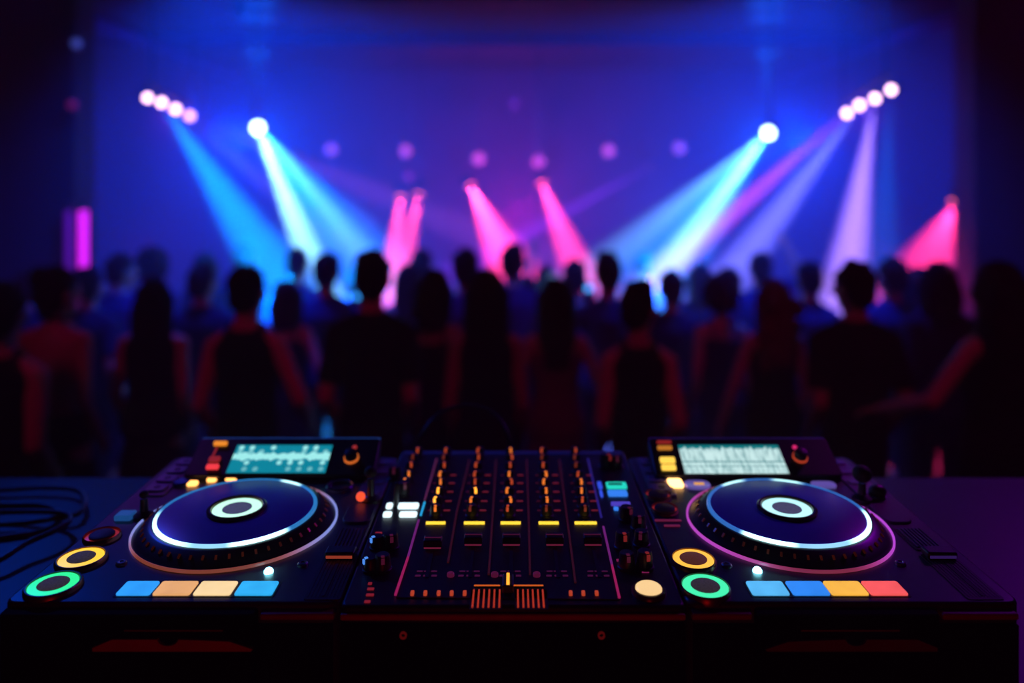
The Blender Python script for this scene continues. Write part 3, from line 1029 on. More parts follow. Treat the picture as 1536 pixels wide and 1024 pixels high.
# ================================================================== PEOPLE
SKINS = [mat('skin_%d' % i, c, .5, noise=.08, nscale=12) for i, c in enumerate(((.42, .24, .17), (.34, .18, .12), (.5, .30, .22)))]
CLOTH = {k: mat('cloth_' + k, c, .95, noise=.25, nscale=60, bump=.2, spec=.06) for k, c in {
    'black': (.006, .006, .008), 'navy': (.012, .016, .05), 'blue': (.02, .035, .13), 'plum': (.16, .03, .10), 'grey': (.04, .04, .06), 'violet': (.05, .025, .11), 'denim': (.02, .03, .07)}.items()}
HAIR = {k: mat('hair_' + k, c, .8, noise=.4, nscale=90, bump=.4, spec=.05) for k, c in {
    'black': (.006, .005, .006), 'brown': (.02, .010, .008), 'auburn': (.08, .018, .010), 'fair': (.05, .04, .03)}.items()}


def remeshed(mb, name, voxel, m, parent, it=4):
    me = mb.mesh(name)
    tmp = bpy.data.objects.new('tmp', me)
    C.objects.link(tmp)
    md = tmp.modifiers.new('r', 'REMESH')
    md.mode = 'VOXEL'
    md.voxel_size = voxel
    sm = tmp.modifiers.new('s', 'SMOOTH')
    sm.factor = .5
    sm.iterations = it
    dg = bpy.context.evaluated_depsgraph_get()
    out = bpy.data.meshes.new_from_object(tmp.evaluated_get(dg))
    C.objects.unlink(tmp)
    bpy.data.objects.remove(tmp)
    bpy.data.meshes.remove(me)
    out.name = name
    out.materials.clear()
    out.materials.append(m)
    out.polygons.foreach_set('use_smooth', [True] * len(out.polygons))
    o = bpy.data.objects.new(name, out)
    C.objects.link(o)
    if parent is not None:
        o.parent = parent
    return o


def ik(sh, wr, l1, l2, hint):
    d = wr - sh
    L = min(d.length, (l1 + l2) * .995)
    d.normalize()
    wr = sh + d * L
    a = (l1 * l1 - l2 * l2 + L * L) / (2 * L)
    hgt = math.sqrt(max(0, l1 * l1 - a * a))
    h = hint - d * hint.dot(d)
    h.normalize()
    return sh + d * a + h * hgt, wr


def add_hand(mb, wr, d, palm_n, side, s, curl=.35):
    """hand at wrist wr pointing along d; palm faces palm_n; side +1 puts the thumb on +t"""
    d = d.normalized()
    n = (palm_n - d * palm_n.dot(d)).normalized()
    t = d.cross(n) * side
    k = s
    for off in (-.024, -.008, .008, .024):
        mb.capsule(wr - d * .01 * k + t * off * .5 * k, wr + d * .088 * k + t * off * k, .0135 * k, .0115 * k, seg=8)
    for off, ln in ((.027, .068), (.009, .078), (-.009, .073), (-.026, .057)):
        a = wr + d * .084 * k + t * off * k
        b = a + (d + n * curl * .6).normalized() * ln * .5 * k
        c = b + (d + n * curl * 1.8).normalized() * ln * .5 * k
        mb.capsule(a, b, .0098 * k, .0090 * k, seg=8)
        mb.capsule(b, c, .0090 * k, .0078 * k, seg=8)
    a = wr + d * .025 * k + t * .024 * k
    b = a + (d * .7 + t * .75 + n * .25).normalized() * .042 * k
    c = b + (d + t * .15 + n * .4).normalized() * .034 * k
    mb.capsule(a, b, .0135 * k, .0105 * k, seg=8)
    mb.capsule(b, c, .0105 * k, .0085 * k, seg=8)


def person(px, ytop, Y, label, sex='m', hair='short', hc='black', top='tee', tc='black', bottom='trousers', bc='black', skin=0,
           yaw=0.0, head=0.0, tilt=0.0, lh=None, rh=None, group=None, voxel=.012, wide=1.0, hold=None, hlen=.28):
    """px, ytop: where the crown of the head shows from the front of the stage; Y: distance. Faces +Y (away from the table)."""
    zf = 0.0 if Y < 5.7 else DROP
    h = CAMZ - (ytop - HOR) * Y / F - zf - .012
    X = (px - 768) * Y / F
    s = h / 1.75
    f = sex == 'f'
    root = thing('person', label, 'person', (X, Y, zf), yaw, group)
    H = lambda k: k * h
    bw = s * wide * (.97 if f else .92)
    if f:
        rings = [(.46, .115, .095, 0), (.50, .168, .118, -.012), (.54, .165, .112, -.01), (.60, .128, .092, 0), (.64, .118, .086, .002), (.70, .138, .102, .008), (.75, .148, .100, .004), (.79, .140, .082, -.004), (.815, .110, .066, -.006), (.838, .062, .056, -.004)]
        shx, ru, rl, rw = .152, .040, .034, .023
    else:
        rings = [(.46, .12, .10, 0), (.50, .158, .118, -.006), (.55, .152, .110, -.002), (.61, .146, .104, 0), (.67, .158, .112, .004), (.73, .176, .118, .004), (.765, .178, .112, -.002), (.785, .158, .094, -.006), (.81, .104, .076, -.008), (.842, .068, .064, -.006), (.86, .058, .058, -.006)]
        shx, ru, rl, rw = .178, .047, .040, .028
    shx *= bw
    RG = [(0, c * s, H(z), rx * bw, ry * bw) for z, rx, ry, c in rings]
    mb = MB()
    mb.loft(RG, seg=24)
    # legs
    for sx in (-1, 1):
        hip = Vector((sx * .085 * bw, 0, H(.49)))
        kn = Vector((sx * .095 * bw, .012, H(.275)))
        an = Vector((sx * .10 * bw, -.01, H(.045)))
        mb.capsule(hip, kn, .082 * bw, .052 * bw)
        mb.capsule(kn, an, .054 * bw, .036 * bw)
        mb.capsule(Vector((an.x, -.03, .035 * s)), Vector((an.x + sx * .015, .13 * s, .028 * s)), .036 * s, .028 * s)
    # head and neck
    hz = H(.924)
    HM = Matrix.Translation((0, 0, H(.865))) @ Matrix.Rotation(head, 4, 'Z') @ Matrix.Rotation(tilt, 4, 'Y') @ Matrix.Translation((0, .012 * s, hz - H(.865)))
    hs = s * (1.08 if f else 1.10)
    nr = (.046 if f else .056) * s
    mb.capsule((0, -.012 * s, H(.80)), HM @ Vector((0, -.015 * s, -.05 * s)), nr * 1.12, nr)
    mb.ellipsoid((0, -.006 * hs, .018 * hs), (.075 * hs, .094 * hs, .098 * hs), HM, 20, 14)       # skull
    mb.ellipsoid((0, .022 * hs, -.050 * hs), (.054 * hs, .062 * hs, .064 * hs), HM, 16, 12)        # jaw
    mb.ellipsoid((0, .066 * hs, -.095 * hs), (.022 * hs, .020 * hs, .018 * hs), HM, 12, 8)         # chin
    mb.capsule(HM @ Vector((0, .085 * hs, .018 * hs)), HM @ Vector((0, .108 * hs, -.022 * hs)), .009 * hs, .014 * hs)  # nose
    mb.capsule(HM @ Vector((-.032 * hs, .080 * hs, .030 * hs)), HM @ Vector((.032 * hs, .080 * hs, .030 * hs)), .012 * hs, .012 * hs)  # brow
    mb.capsule(HM @ Vector((-.018 * hs, .082 * hs, -.056 * hs)), HM @ Vector((.018 * hs, .082 * hs, -.056 * hs)), .009 * hs, .009 * hs)  # lips
    for sx in (-1, 1):
        mb.ellipsoid((sx * .078 * hs, -.006 * hs, -.005 * hs), (.010 * hs, .020 * hs, .032 * hs), HM, 10, 8)      # ear
        mb.ellipsoid((sx * .045 * hs, .060 * hs, -.012 * hs), (.026 * hs, .026 * hs, .024 * hs), HM, 10, 8)        # cheek
    # arms
    l1, l2 = .172 * h, .148 * h
    arms = []
    for sx, tgt in ((-1, lh), (1, rh)):
        sh = Vector((sx * shx, -.008 * s, H(.792 if f else .772)))
        if tgt is None:
            tgt = (sx * (shx + .022 * s), .08 * s, H(.498))
            hint = Vector((sx * .22, -1, 0))
        else:
            tgt = (tgt[0] * s, tgt[1] * s, tgt[2] * s)
            hint = Vector((sx * .5, -.8, -.4))
        el, wr = ik(sh, Vector(tgt), l1, l2, hint)
        mb.ellipsoid(sh + Vector((-sx * .004, 0, -.006)), (ru * 1.22 * s, ru * 1.2 * s, ru * 1.2 * s))
        mb.capsule(Vector((sx * shx * .5, -.006 * s, H(.804 if f else .797))), sh, ru * 1.05 * s, ru * 1.08 * s)
        mb.capsule(sh, el, ru * 1.05 * s, rl * 1.05 * s)
        mb.capsule(el, el.lerp(wr, .35), rl * s, rl * 1.06 * s)
        mb.capsule(el.lerp(wr, .35), wr, rl * 1.06 * s, rw * s)
        d = (wr - el)
        pn = Vector((-sx, .15, 0)) if abs(d.normalized().z) > .5 else Vector((0, .3, -1))
        if hold == sx:
            pn = Vector((0, -1, 0))
        add_hand(mb, wr, d, pn, sx if hold != sx else -1, .95 * s if f else 1.05 * s, curl=.35 if hold != sx else .9)
        arms.append((sh, el, wr, d.normalized()))
    remeshed(mb, 'body', voxel, SKINS[skin], root, 3)

    # ---- clothing
    def shell(z0, z1, add):
        out = []
        n = 14
        for k in range(n + 1):
            z = z0 + (z1 - z0) * k / n
            for a, b in zip(RG[:-1], RG[1:]):
                if a[2] <= z <= b[2] + 1e-6:
                    t = (z - a[2]) / (b[2] - a[2])
                    out.append((0, a[1] + (b[1] - a[1]) * t, z, a[3] + (b[3] - a[3]) * t + add, a[4] + (b[4] - a[4]) * t + add))
                    break
        return out
    cv = max(.011, voxel * .95)
    if top in ('tee', 'tank', 'cami', 'shirt'):
        g = MB()
        z1 = {'tee': .838, 'shirt': .842, 'tank': .822, 'cami': .765}[top]
        g.loft(shell(H(.485), H(z1), .016 * s), seg=24)
        if top in ('tee', 'shirt'):
            for (sh, el, wr, d), sx in zip(arms, (-1, 1)):
                g.ellipsoid(sh + Vector((-sx * .004, 0, -.004)), ((ru * 1.22 + .014) * s, (ru * 1.2 + .014) * s, (ru * 1.2 + .013) * s))
                g.capsule(Vector((sx * shx * .5, -.006 * s, H(.804 if f else .797))), sh, (ru * 1.05 + .014) * s, (ru * 1.08 + .013) * s)
                end = sh.lerp(el, .78) if top == 'tee' else el
                g.capsule(sh, end, (ru * 1.05 + .016) * s, (ru + .015) * s, flat=True, seg=16)
                if top == 'shirt':
                    g.ellipsoid(el, ((rl + .014) * s,) * 3)
                    g.capsule(el, el.lerp(wr, .92), (rl + .014) * s, (rw + .012) * s, flat=True, seg=16)
        elif top == 'tank':
            for sx in (-1, 1):
                g.capsule((sx * .085 * bw, -.055 * s, H(.80)), (sx * .085 * bw, 0, H(.832)), .026 * s, .022 * s)
                g.capsule((sx * .085 * bw, 0, H(.832)), (sx * .085 * bw, .06 * s, H(.79)), .022 * s, .024 * s)
        else:
            for sx in (-1, 1):
                pts = [(sx * .078 * bw, -.100 * s, H(.755)), (sx * .080 * bw, -.085 * s, H(.79)), (sx * .082 * bw, -.045 * s, H(.826)), (sx * .082 * bw, .01, H(.836)), (sx * .08 * bw, .07 * s, H(.80)), (sx * .078 * bw, .105 * s, H(.755))]
                for a, b in zip(pts[:-1], pts[1:]):
                    g.capsule(a, b, .012 * s, .012 * s, seg=8)
        remeshed(g, {'tee': 'tee_shirt', 'shirt': 'shirt', 'tank': 'tank_top', 'cami': 'camisole'}[top], cv, CLOTH[tc], root, 3)
    elif top == 'dress':
        g = MB()
        sk = [(0, 0, H(.30), .215 * bw, .17 * bw), (0, 0, H(.40), .195 * bw, .155 * bw)] + shell(H(.485), H(.765), .016 * s)
        g.loft(sk, seg=24)
        for sx in (-1, 1):
            pts = [(sx * .078 * bw, -.100 * s, H(.755)), (sx * .080 * bw, -.085 * s, H(.79)), (sx * .082 * bw, -.045 * s, H(.826)), (sx * .082 * bw, .01, H(.836)), (sx * .08 * bw, .07 * s, H(.80)), (sx * .078 * bw, .105 * s, H(.755))]
            for a, b in zip(pts[:-1], pts[1:]):
                g.capsule(a, b, .011 * s, .011 * s, seg=8)
        remeshed(g, 'dress', cv, CLOTH[tc], root, 3)
    elif top == 'backless':
        g = MB()
        g.loft([(0, .045 * s, H(.56), .13 * bw, .085 * bw), (0, .05 * s, H(.66), .115 * bw, .085 * bw), (0, .055 * s, H(.745), .12 * bw, .075 * bw)], seg=20)
        for sx in (-1, 1):
            g.capsule((sx * .06 * bw, .10 * s, H(.735)), (sx * .035 * bw, .045 * s, H(.85)), .014 * s, .012 * s, seg=8)
        g.capsule((-.035 * bw, -.06 * s, H(.853)), (.035 * bw, -.06 * s, H(.853)), .011 * s, .011 * s, seg=8)
        for sx in (-1, 1):
            g.capsule((sx * .035 * bw, -.06 * s, H(.853)), (sx * .055 * bw, 0, H(.853)), .011 * s, .011 * s, seg=8)
            g.capsule((sx * .055 * bw, 0, H(.853)), (sx * .035 * bw, .045 * s, H(.85)), .011 * s, .011 * s, seg=8)
        remeshed(g, 'halter_top', cv, CLOTH[tc], root, 3)
    if top != 'dress':
        g = MB()
        if bottom == 'skirt':
            g.loft([(0, 0, H(.28), .195 * bw, .15 * bw), (0, 0, H(.40), .185 * bw, .145 * bw)] + shell(H(.47), H(.585), .013 * s), seg=24)
            remeshed(g, 'skirt', cv, CLOTH[bc], root, 3)
        else:
            g.loft(shell(H(.462), H(.56), .011 * s), seg=24)
            for sx in (-1, 1):
                hip = Vector((sx * .085 * bw, 0, H(.49)))
                kn = Vector((sx * .095 * bw, .012, H(.275)))
                an = Vector((sx * .10 * bw, -.01, H(.055)))
                g.capsule(hip, kn, .094 * bw, .068 * bw, seg=16)
                g.capsule(kn, an, .068 * bw, .056 * bw, flat=True, seg=16)
            remeshed(g, 'trousers', cv, CLOTH[bc], root, 3)
    # ---- hair
    g = MB()
    hv = max(.010, voxel * .9)
    if f:
        hs *= 1.04
    rnd = random.Random(int(px * 7 + ytop))
    g.ellipsoid((0, -.020 * hs, .034 * hs), (.084 * hs, .098 * hs, .098 * hs), HM, 22, 14)
    g.ellipsoid((0, -.048 * hs, -.012 * hs), (.076 * hs, .066 * hs, .078 * hs), HM, 18, 12)
    if hair == 'short':
        for k in range(16):
            a = rnd.uniform(0, 2 * PI)
            e = rnd.uniform(.2, 1.4)
            g.ellipsoid((.078 * hs * math.cos(a) * math.cos(e), -.02 * hs + .09 * hs * math.sin(a) * math.cos(e), .034 * hs + .092 * hs * math.sin(e)), (.022 * hs,) * 3, HM, 8, 6)
    elif hair == 'quiff':
        g.ellipsoid((0, .030 * hs, .095 * hs), (.062 * hs, .055 * hs, .045 * hs), HM, 14, 10)
        for k in range(10):
            g.ellipsoid((rnd.uniform(-.05, .05) * hs, rnd.uniform(-.04, .06) * hs, .118 * hs), (.022 * hs,) * 3, HM, 8, 6)
    elif hair == 'bun':
        g.ellipsoid((0, -.085 * hs, .085 * hs), (.052 * hs, .050 * hs, .050 * hs), HM, 14, 10)
        g.ellipsoid((.01, -.07 * hs, -.06 * hs), (.045 * hs, .035 * hs, .05 * hs), HM, 14, 10)
    elif hair in ('long', 'wavy', 'bob'):
        ln = {'long': hlen, 'wavy': hlen, 'bob': .13}[hair] * s
        zc = .04 * hs
        rg = []
        n = 8
        for k in range(n + 1):
            t = k / n
            z = zc - t * (zc + .06 * hs + ln)
            rx = (.084 + .018 * math.sin(PI * min(1, t * 1.3)) - .030 * max(0, t - .65)) * hs
            ry = (.088 - .040 * min(1, t * 1.6)) * hs
            cy = -.030 * hs - .045 * hs * min(1, t * 1.5)
            rg.append((0, cy, z, rx, ry))
        g.loft(list(reversed(rg)), HM, 20)
        for sx in (-1, 1):
            g.capsule(HM @ Vector((sx * .076 * hs, -.005 * hs, .02 * hs)), HM @ Vector((sx * .084 * hs, -.03 * hs, -.06 * hs - ln * .55)), .030 * hs, .022 * hs)
        if hair == 'wavy':
            for k in range(34):
                t = rnd.uniform(.1, 1)
                z = zc - t * (zc + .06 * hs + ln)
                g.ellipsoid((rnd.choice((-1, 1)) * rnd.uniform(.05, .105) * hs, rnd.uniform(-.115, -.05) * hs, z), (.030 * hs, .026 * hs, .040 * hs), HM, 8, 6)
    elif hair == 'curly':
        for k in range(70):
            a = rnd.uniform(0, 2 * PI)
            e = rnd.uniform(-.95, 1.5)
            v = Vector((math.cos(a) * math.cos(e) * .098, -.026 + math.sin(a) * math.cos(e) * .098, .020 + math.sin(e) * .108)) * hs
            if v.y > .05 * hs and v.z < .06 * hs:
                continue
            g.ellipsoid(v, (.030 * hs, .030 * hs, .030 * hs), HM, 8, 6)
    remeshed(g, 'hair', hv, HAIR[hc], root, 2)
    M = Matrix.Translation((X, Y, zf)) @ Matrix.Rotation(yaw, 4, 'Z')
    return [(M @ (a[2] + a[3] * .09 * s)) for a in arms]


FV = .0105
G1, G2, G3 = 'front row of the crowd', 'second row of the crowd', 'back of the crowd'
person(85, 398, 3.9, 'woman with a bare back and pinned-up dark hair, near the left picture edge', 'f', 'bun', 'black', 'backless', 'black', 'skirt', 'black', 0, yaw=-.15, head=-.35, group=G1, voxel=FV, wide=1.12)
person(231, 416, 4.2, 'woman in black sleeveless top with long black hair, next to the bare-backed woman', 'f', 'long', 'black', 'tank', 'black', 'skirt', 'black', 0, group=G1, voxel=FV, wide=1.12, hlen=.20)
person(370, 398, 3.9, 'man in black tank top with close-cropped hair, behind the teal screen', 'm', 'short', 'black', 'tank', 'black', skin=0, head=-.15, group=G1, voxel=FV, rh=(.29, .12, .92))
person(558, 376, 3.9, 'tallest man of the front row, in a black tee shirt', 'm', 'short', 'black', 'tee', 'black', skin=0, head=.1, group=G1, voxel=FV)
person(647, 402, 4.25, 'woman in black strappy top, dark shoulder-length hair, head tilted toward the tall man', 'f', 'bob', 'black', 'cami', 'black', 'skirt', 'black', 1, head=.25, tilt=.12, group=G1, voxel=FV)
person(730, 402, 3.8, 'woman in black top, straight hair to mid-back, beside the woman in the plum dress', 'f', 'long', 'black', 'tank', 'black', 'trousers', 'black', 1, group=G1, voxel=FV, hlen=.36)
person(834, 415, 4.15, 'woman in a plum dress with long straight black hair, mid front row', 'f', 'long', 'black', 'dress', 'plum', skin=0, group=G1, voxel=FV, hlen=.30, rh=(.27, .13, .93), lh=(-.25, .13, .93))
person(957, 422, 3.75, 'man in a black tank top turning his pink-lit cheek to the right', 'm', 'quiff', 'black', 'tank', 'black', skin=0, head=-.65, group=G1, voxel=FV, wide=.92)
person(1082, 413, 4.7, 'woman with a round head of curly dark hair in a navy dress', 'f', 'curly', 'brown', 'dress', 'navy', skin=0, group=G1, voxel=FV)
person(1160, 417, 4.3, 'woman with long wavy auburn hair in a black dress, above the right player screen', 'f', 'wavy', 'auburn', 'dress', 'black', skin=0, head=.2, group=G1, voxel=FV, hlen=.30, lh=(-.29, .10, .86))
person(1282, 391, 3.9, 'broad man in a black tee shirt, behind the right end of the white-screened player', 'm', 'short', 'black', 'tee', 'black', skin=1, head=.35, group=G1, voxel=FV, wide=1.06)
person(1408, 391, 4.4, 'person with straight dark hair in a long-sleeved navy shirt, front row', 'f', 'long', 'black', 'shirt', 'navy', skin=1, group=G1, voxel=FV, hlen=.16, wide=1.1)
person(1496, 390, 3.45, 'woman at the right picture edge reaching out one bent bare arm', 'f', 'wavy', 'black', 'tank', 'black', skin=0, yaw=.25, group=G1, voxel=FV, hlen=.22, wide=1.05, lh=(-.42, .22, 1.08))
person(2, 424, 3.35, 'person cut off by the left picture edge in a black tank top', 'm', 'short', 'black', 'tank', 'black', skin=0, group=G1, voxel=FV)

V2 = .0135
person(133, 400, 5.0, 'dark-haired man in navy standing just behind the bare-backed woman', 'm', 'short', 'black', 'tee', 'navy', group=G2, voxel=V2)
person(44, 408, 5.2, 'man in a navy shirt half hidden at the far left, under the violet tube light', 'm', 'short', 'brown', 'shirt', 'navy', group=G2, voxel=V2, head=-.5)
person(181, 380, 5.5, 'man in violet tee shirt, left of the long-haired woman in the sleeveless top', 'm', 'short', 'brown', 'tee', 'violet', group=G2, voxel=V2, head=-.7)
person(303, 395, 5.0, 'man in navy tee shirt, left of the close-cropped man in the tank top', 'm', 'quiff', 'brown', 'tee', 'navy', group=G2, voxel=V2, head=-.3)
person(430, 418, 4.75, 'woman with bare shoulder and brown hair, behind the arm of the close-cropped man', 'f', 'bob', 'brown', 'cami', 'navy', 'skirt', 'navy', skin=0, group=G2, voxel=V2, rh=(.24, .06, .95))
hold_a = person(490, 378, 5.05, 'man in a blue tee shirt holding a phone, left of the tall man in black', 'm', 'short', 'black', 'tee', 'blue', group=G2, voxel=V2, rh=(.20, .28, 1.30), hold=1)
person(612, 394, 5.5, 'woman with long dark hair in blue, just behind the woman tilting her head', 'f', 'long', 'brown', 'cami', 'blue', 'skirt', 'navy', group=G2, voxel=V2)
person(698, 373, 5.0, 'dark-haired man in violet rising between two front-row women, left of the middle', 'm', 'short', 'black', 'tee', 'violet', group=G2, voxel=V2)
person(769, 366, 5.35, 'tallest man in the middle of the second row, short hair, facing the pink beams', 'm', 'quiff', 'brown', 'tee', 'violet', group=G2, voxel=V2, head=-.3)
person(862, 390, 5.8, 'man in a violet shirt between the woman in plum and the man with full hair', 'm', 'short', 'brown', 'shirt', 'violet', group=G2, voxel=V2)
hold_b = person(912, 379, 4.85, 'man with full dark hair in a blue tee shirt, phone at his left shoulder', 'm', 'quiff', 'black', 'tee', 'blue', group=G2, voxel=V2, lh=(-.16, .30, 1.37), hold=-1)
person(1007, 405, 5.0, 'man in a navy tee shirt behind the man with the pink-lit cheek', 'm', 'short', 'brown', 'tee', 'navy', group=G2, voxel=V2)
person(1214, 392, 5.2, 'man in a blue shirt between the auburn-haired woman and the broad man in black', 'm', 'short', 'black', 'shirt', 'blue', group=G2, voxel=V2)
person(1338, 386, 5.0, 'man in a blue tee shirt right of the broad man in black', 'm', 'short', 'brown', 'tee', 'blue', group=G2, voxel=V2, head=.2)
hold_c = person(790, 412, 6.1, 'short person in violet holding a phone up, between two long-haired front-row women', 'f', 'bob', 'brown', 'cami', 'violet', 'skirt', 'navy', group=G2, voxel=V2, lh=(-.08, .33, 1.38), hold=-1)
person(1357, 412, 5.6, 'person in navy mostly hidden behind the blue-shirted man right of the broad man', 'f', 'bob', 'black', 'tee', 'navy', group=G2, voxel=V2)

V3 = .016
person(228, 374, 6.2, 'blue-lit person with fluffy hair near the violet tube light', 'f', 'curly', 'brown', 'tee', 'violet', group=G3, voxel=V3)
person(308, 378, 6.7, 'fair-haired person near the foot of the left blue beam', 'f', 'bob', 'fair', 'tee', 'grey', group=G3, voxel=V3)
person(366, 365, 7.0, 'pale-haired person further right at the foot of the left blue beam', 'm', 'short', 'fair', 'tee', 'blue', group=G3, voxel=V3)
person(446, 371, 6.4, 'blue-lit man in the brightest part of the left cyan beam', 'm', 'short', 'brown', 'tee', 'blue', group=G3, voxel=V3)
person(632, 374, 6.6, 'pink-lit person under the left-hand pink beam', 'm', 'short', 'brown', 'tee', 'blue', group=G3, voxel=V3)
person(818, 398, 6.75, 'person with one arm raised straight up in the middle of the crowd', 'm', 'short', 'brown', 'tee', 'violet', group=G3, voxel=V3, lh=(-.12, .10, 2.13))
person(966, 381, 7.2, 'small figure deep in the right cyan beam', 'm', 'short', 'brown', 'tee', 'blue', group=G3, voxel=V3)
person(1050, 394, 6.3, 'pale violet-lit person left of the curly-haired woman', 'f', 'bob', 'fair', 'tee', 'grey', group=G3, voxel=V3)
person(1094, 400, 5.95, 'dark-haired person behind the curly-haired woman', 'm', 'short', 'black', 'tee', 'navy', group=G3, voxel=V3)
person(1140, 378, 6.3, 'blue-lit man raising his right hand beside his head', 'm', 'short', 'brown', 'tee', 'blue', group=G3, voxel=V3, rh=(.27, .15, 1.80))
person(1252, 402, 6.6, 'violet-lit person in the haze left of the broad man in black', 'f', 'bob', 'brown', 'tee', 'grey', group=G3, voxel=V3)
person(540, 396, 6.8, 'figure in the blue haze just left of the tall man in black', 'f', 'bob', 'brown', 'tee', 'blue', group=G3, voxel=V3)
person(1375, 400, 6.5, 'person lit red from above under the right-hand red beam', 'm', 'short', 'brown', 'tee', 'violet', group=G3, voxel=V3)

# phones with a lit torch
for (lst, idx), lab in (((hold_a, 1), 'phone with a glowing blue light held up left of the tall man in black'),
                        ((hold_b, 0), 'phone with a glowing blue light by the shoulder of the man with full hair'),
                        ((hold_c, 0), 'phone with a glowing blue light between the two long-haired women')):
    p = lst[idx]
    ph = thing('phone', lab, 'phone', p + Vector((0, -.018, .03)), 0, 'glowing phones in the crowd')
    M = Matrix.Rotation(R(90), 4, 'X')
    MB().rrect(-.036, .036, -.074, .074, .010, 0, .008, M).build('case', M_BLK, ph, .001)
    MB().lathe([(.022, .008), (.022, .010), (1e-5, .0105)], (0, .035, 0), 20, M).build('torch_light', glow('phone_light', (.03, .35, 1.0), 2.6), ph)


# ================================================================== STAGE LIGHT FIXTURES
def fixture(p, aim, label, r=.05, lens_mat=None, name='par_light', group=None, length=.20, hang=True, rod_to=ZC, yoke=True):
    """can-shaped lamp at p looking at aim; hangs on a rod from the ceiling"""
    p, aim = Vector(p), Vector(aim)
    t = thing(name, label, 'stage light', p, 0, group)
    q = (aim - p).to_track_quat('Z', 'Y').to_matrix().to_4x4()
    MB().lathe([(r * .55, -length), (r * .9, -length * .92), (r * 1.15, -length * .6), (r * 1.18, -.004), (r * 1.05, -.004), (r * 1.02, -.02), (1e-5, -.021)], (0, 0, 0), 28, q).build('housing', M_HOUSE, t)
    MB().lathe([(r, -.020), (r, -.010), (r * .6, -.003), (1e-5, 0)], (0, 0, 0), 28, q).build('lens', lens_mat, t)
    if yoke:
        c = q @ Vector((0, 0, -length * .5))
        up = c + Vector((0, 0, r * 2.0))
        sd = (q @ Vector((1, 0, 0)))
        sd.z = 0
        if sd.length < .1:
            sd = Vector((1, 0, 0))
        sd.normalize()
        a = c + sd * r * 1.3
        b = c - sd * r * 1.3
        MB().tube([a, a + Vector((0, 0, r * 2)), b + Vector((0, 0, r * 2)), b], .008, 8).build('yoke', M_HOUSE, t)
        if hang:
            MB().capsule(up, Vector((up.x, up.y, rod_to - p.z)), .009, .009).build('hanging_rod', M_HOUSE, t)
    return t


L_CY = glow('lens_cyan', (.65, .97, 1.0), 9.0)
L_PK = glow('lens_pink', (1.0, .55, .72), 8.0)
L_PK2 = glow('lens_pink_soft', (1.0, .42, .62), 5.0)
L_VI = glow('lens_violet', (.38, .10, .42), .95)
L_RO = glow('lens_rose', (.62, .10, .32), 1.0)
L_RED = glow('lens_red', (1.0, .12, .20), 3.0)

# big cyan spots
pL, pR = W(387, 192, 7.0), W(1152, 200, 7.0)
fixture(pL, W(470, 330, 5.0), 'cyan spotlight high on the left throwing the wide pale blue beam', .052, L_CY, 'moving_head')
fixture(pR, W(1010, 340, 5.0), 'cyan spotlight high on the right throwing the wide pale blue beam', .052, L_CY, 'moving_head')
# quads of pink lamps on slanting bars
qL = [W(222, 147, 6.04), W(243, 154, 6.42), W(264, 164, 7.06), W(285, 174, 7.83)]
qR = [W(1336, 135, 5.48), W(1312, 148, 6.09), W(1289, 158, 6.66), W(1270, 170, 7.5)]
ords = ['highest of the four pink lamps on the %s bar', 'second highest of the four pink lamps on the %s bar', 'third highest of the four pink lamps on the %s bar', 'lowest and farthest of the four pink lamps on the %s bar']
for pts, sd, nm in ((qL, 1, 'left'), (qR, -1, 'right')):
    for k, p in enumerate(pts):
        fixture(p, (sd * .2, 2.6, 1.9), ords[k] % nm, .028 + .003 * k, L_PK if nm == 'right' or k < 3 else L_PK2, 'par_light', 'pink lamps on the %s bar' % nm, .16, hang=False)
    a, b = pts[0] + Vector((0, .08, .10)), pts[3] + Vector((0, .08, .10))
    d = (b - a).normalized() * .2
    br = thing('lighting_bar', 'slanting black bar carrying the four pink lamps on the %s' % nm, 'lighting bar', (a + b) / 2)
    cc = (a + b) / 2
    MB().capsule(a - d - cc, b + d - cc, .018, .018).build('bar', M_HOUSE, br)
    for u in (a, b):
        MB().capsule(u - cc, Vector((u.x, u.y, ZC)) - cc, .010, .010).build('hanging_rod', M_HOUSE, br)
# six dim lamps at the back
for k, (px, py, m, lab) in enumerate(((497, 224, L_VI, 'dim violet lamp left of the others at the back, beside the left cyan beam'), (608, 226, L_RO, 'dim rose lamp above the left-hand pink beam at the back'),
                                      (718, 238, L_RO, 'dim rose lamp straight above the middle pink beam'), (808, 242, L_RO, 'lowest dim rose lamp, straight above the right pink beam of the three'),
                                      (913, 226, L_RO, 'dim rose lamp above the upper end of the violet streak'), (1019, 222, L_VI, 'dim violet lamp right of the others at the back, toward the right cyan spotlight'))):
    fixture(W(px, py, 11.0), (0, 0, 2.2), lab, .075, m, 'back_light', 'row of six dim lamps at the back', .18)
# pink beams' heads
PKH = [((601, 296), (596, 420), 'red-pink lamp of the close pair over the left-hand pink beam, left one'), ((628, 292), (604, 420), 'red-pink lamp of the close pair over the left-hand pink beam, right one'),
       ((706, 279), (790, 420), 'red-pink lamp throwing the broad middle pink beam'), ((813, 275), (870, 400), 'red-pink lamp throwing the narrow pink beam right of the middle')]
for (a, b, lab) in PKH:
    fixture(W(*a, 10.0), W(*b, 9.6), lab, .06, L_RED, 'beam_light', 'red-pink lamps at the back', .16)
pRed = W(1432, 304, 6.9)
fixture(pRed + Vector((0, .0, 0)), W(1385, 420, 6.8), 'red lamp by the right wing throwing a wide red beam down', .055, L_RED, 'beam_light', None, .15)
pVio = W(975, 250, 10.5)
fixture(pVio, W(860, 310, 10.3), 'small violet lamp throwing a thin streak down left', .03, L_VI, 'beam_light', None, .12)
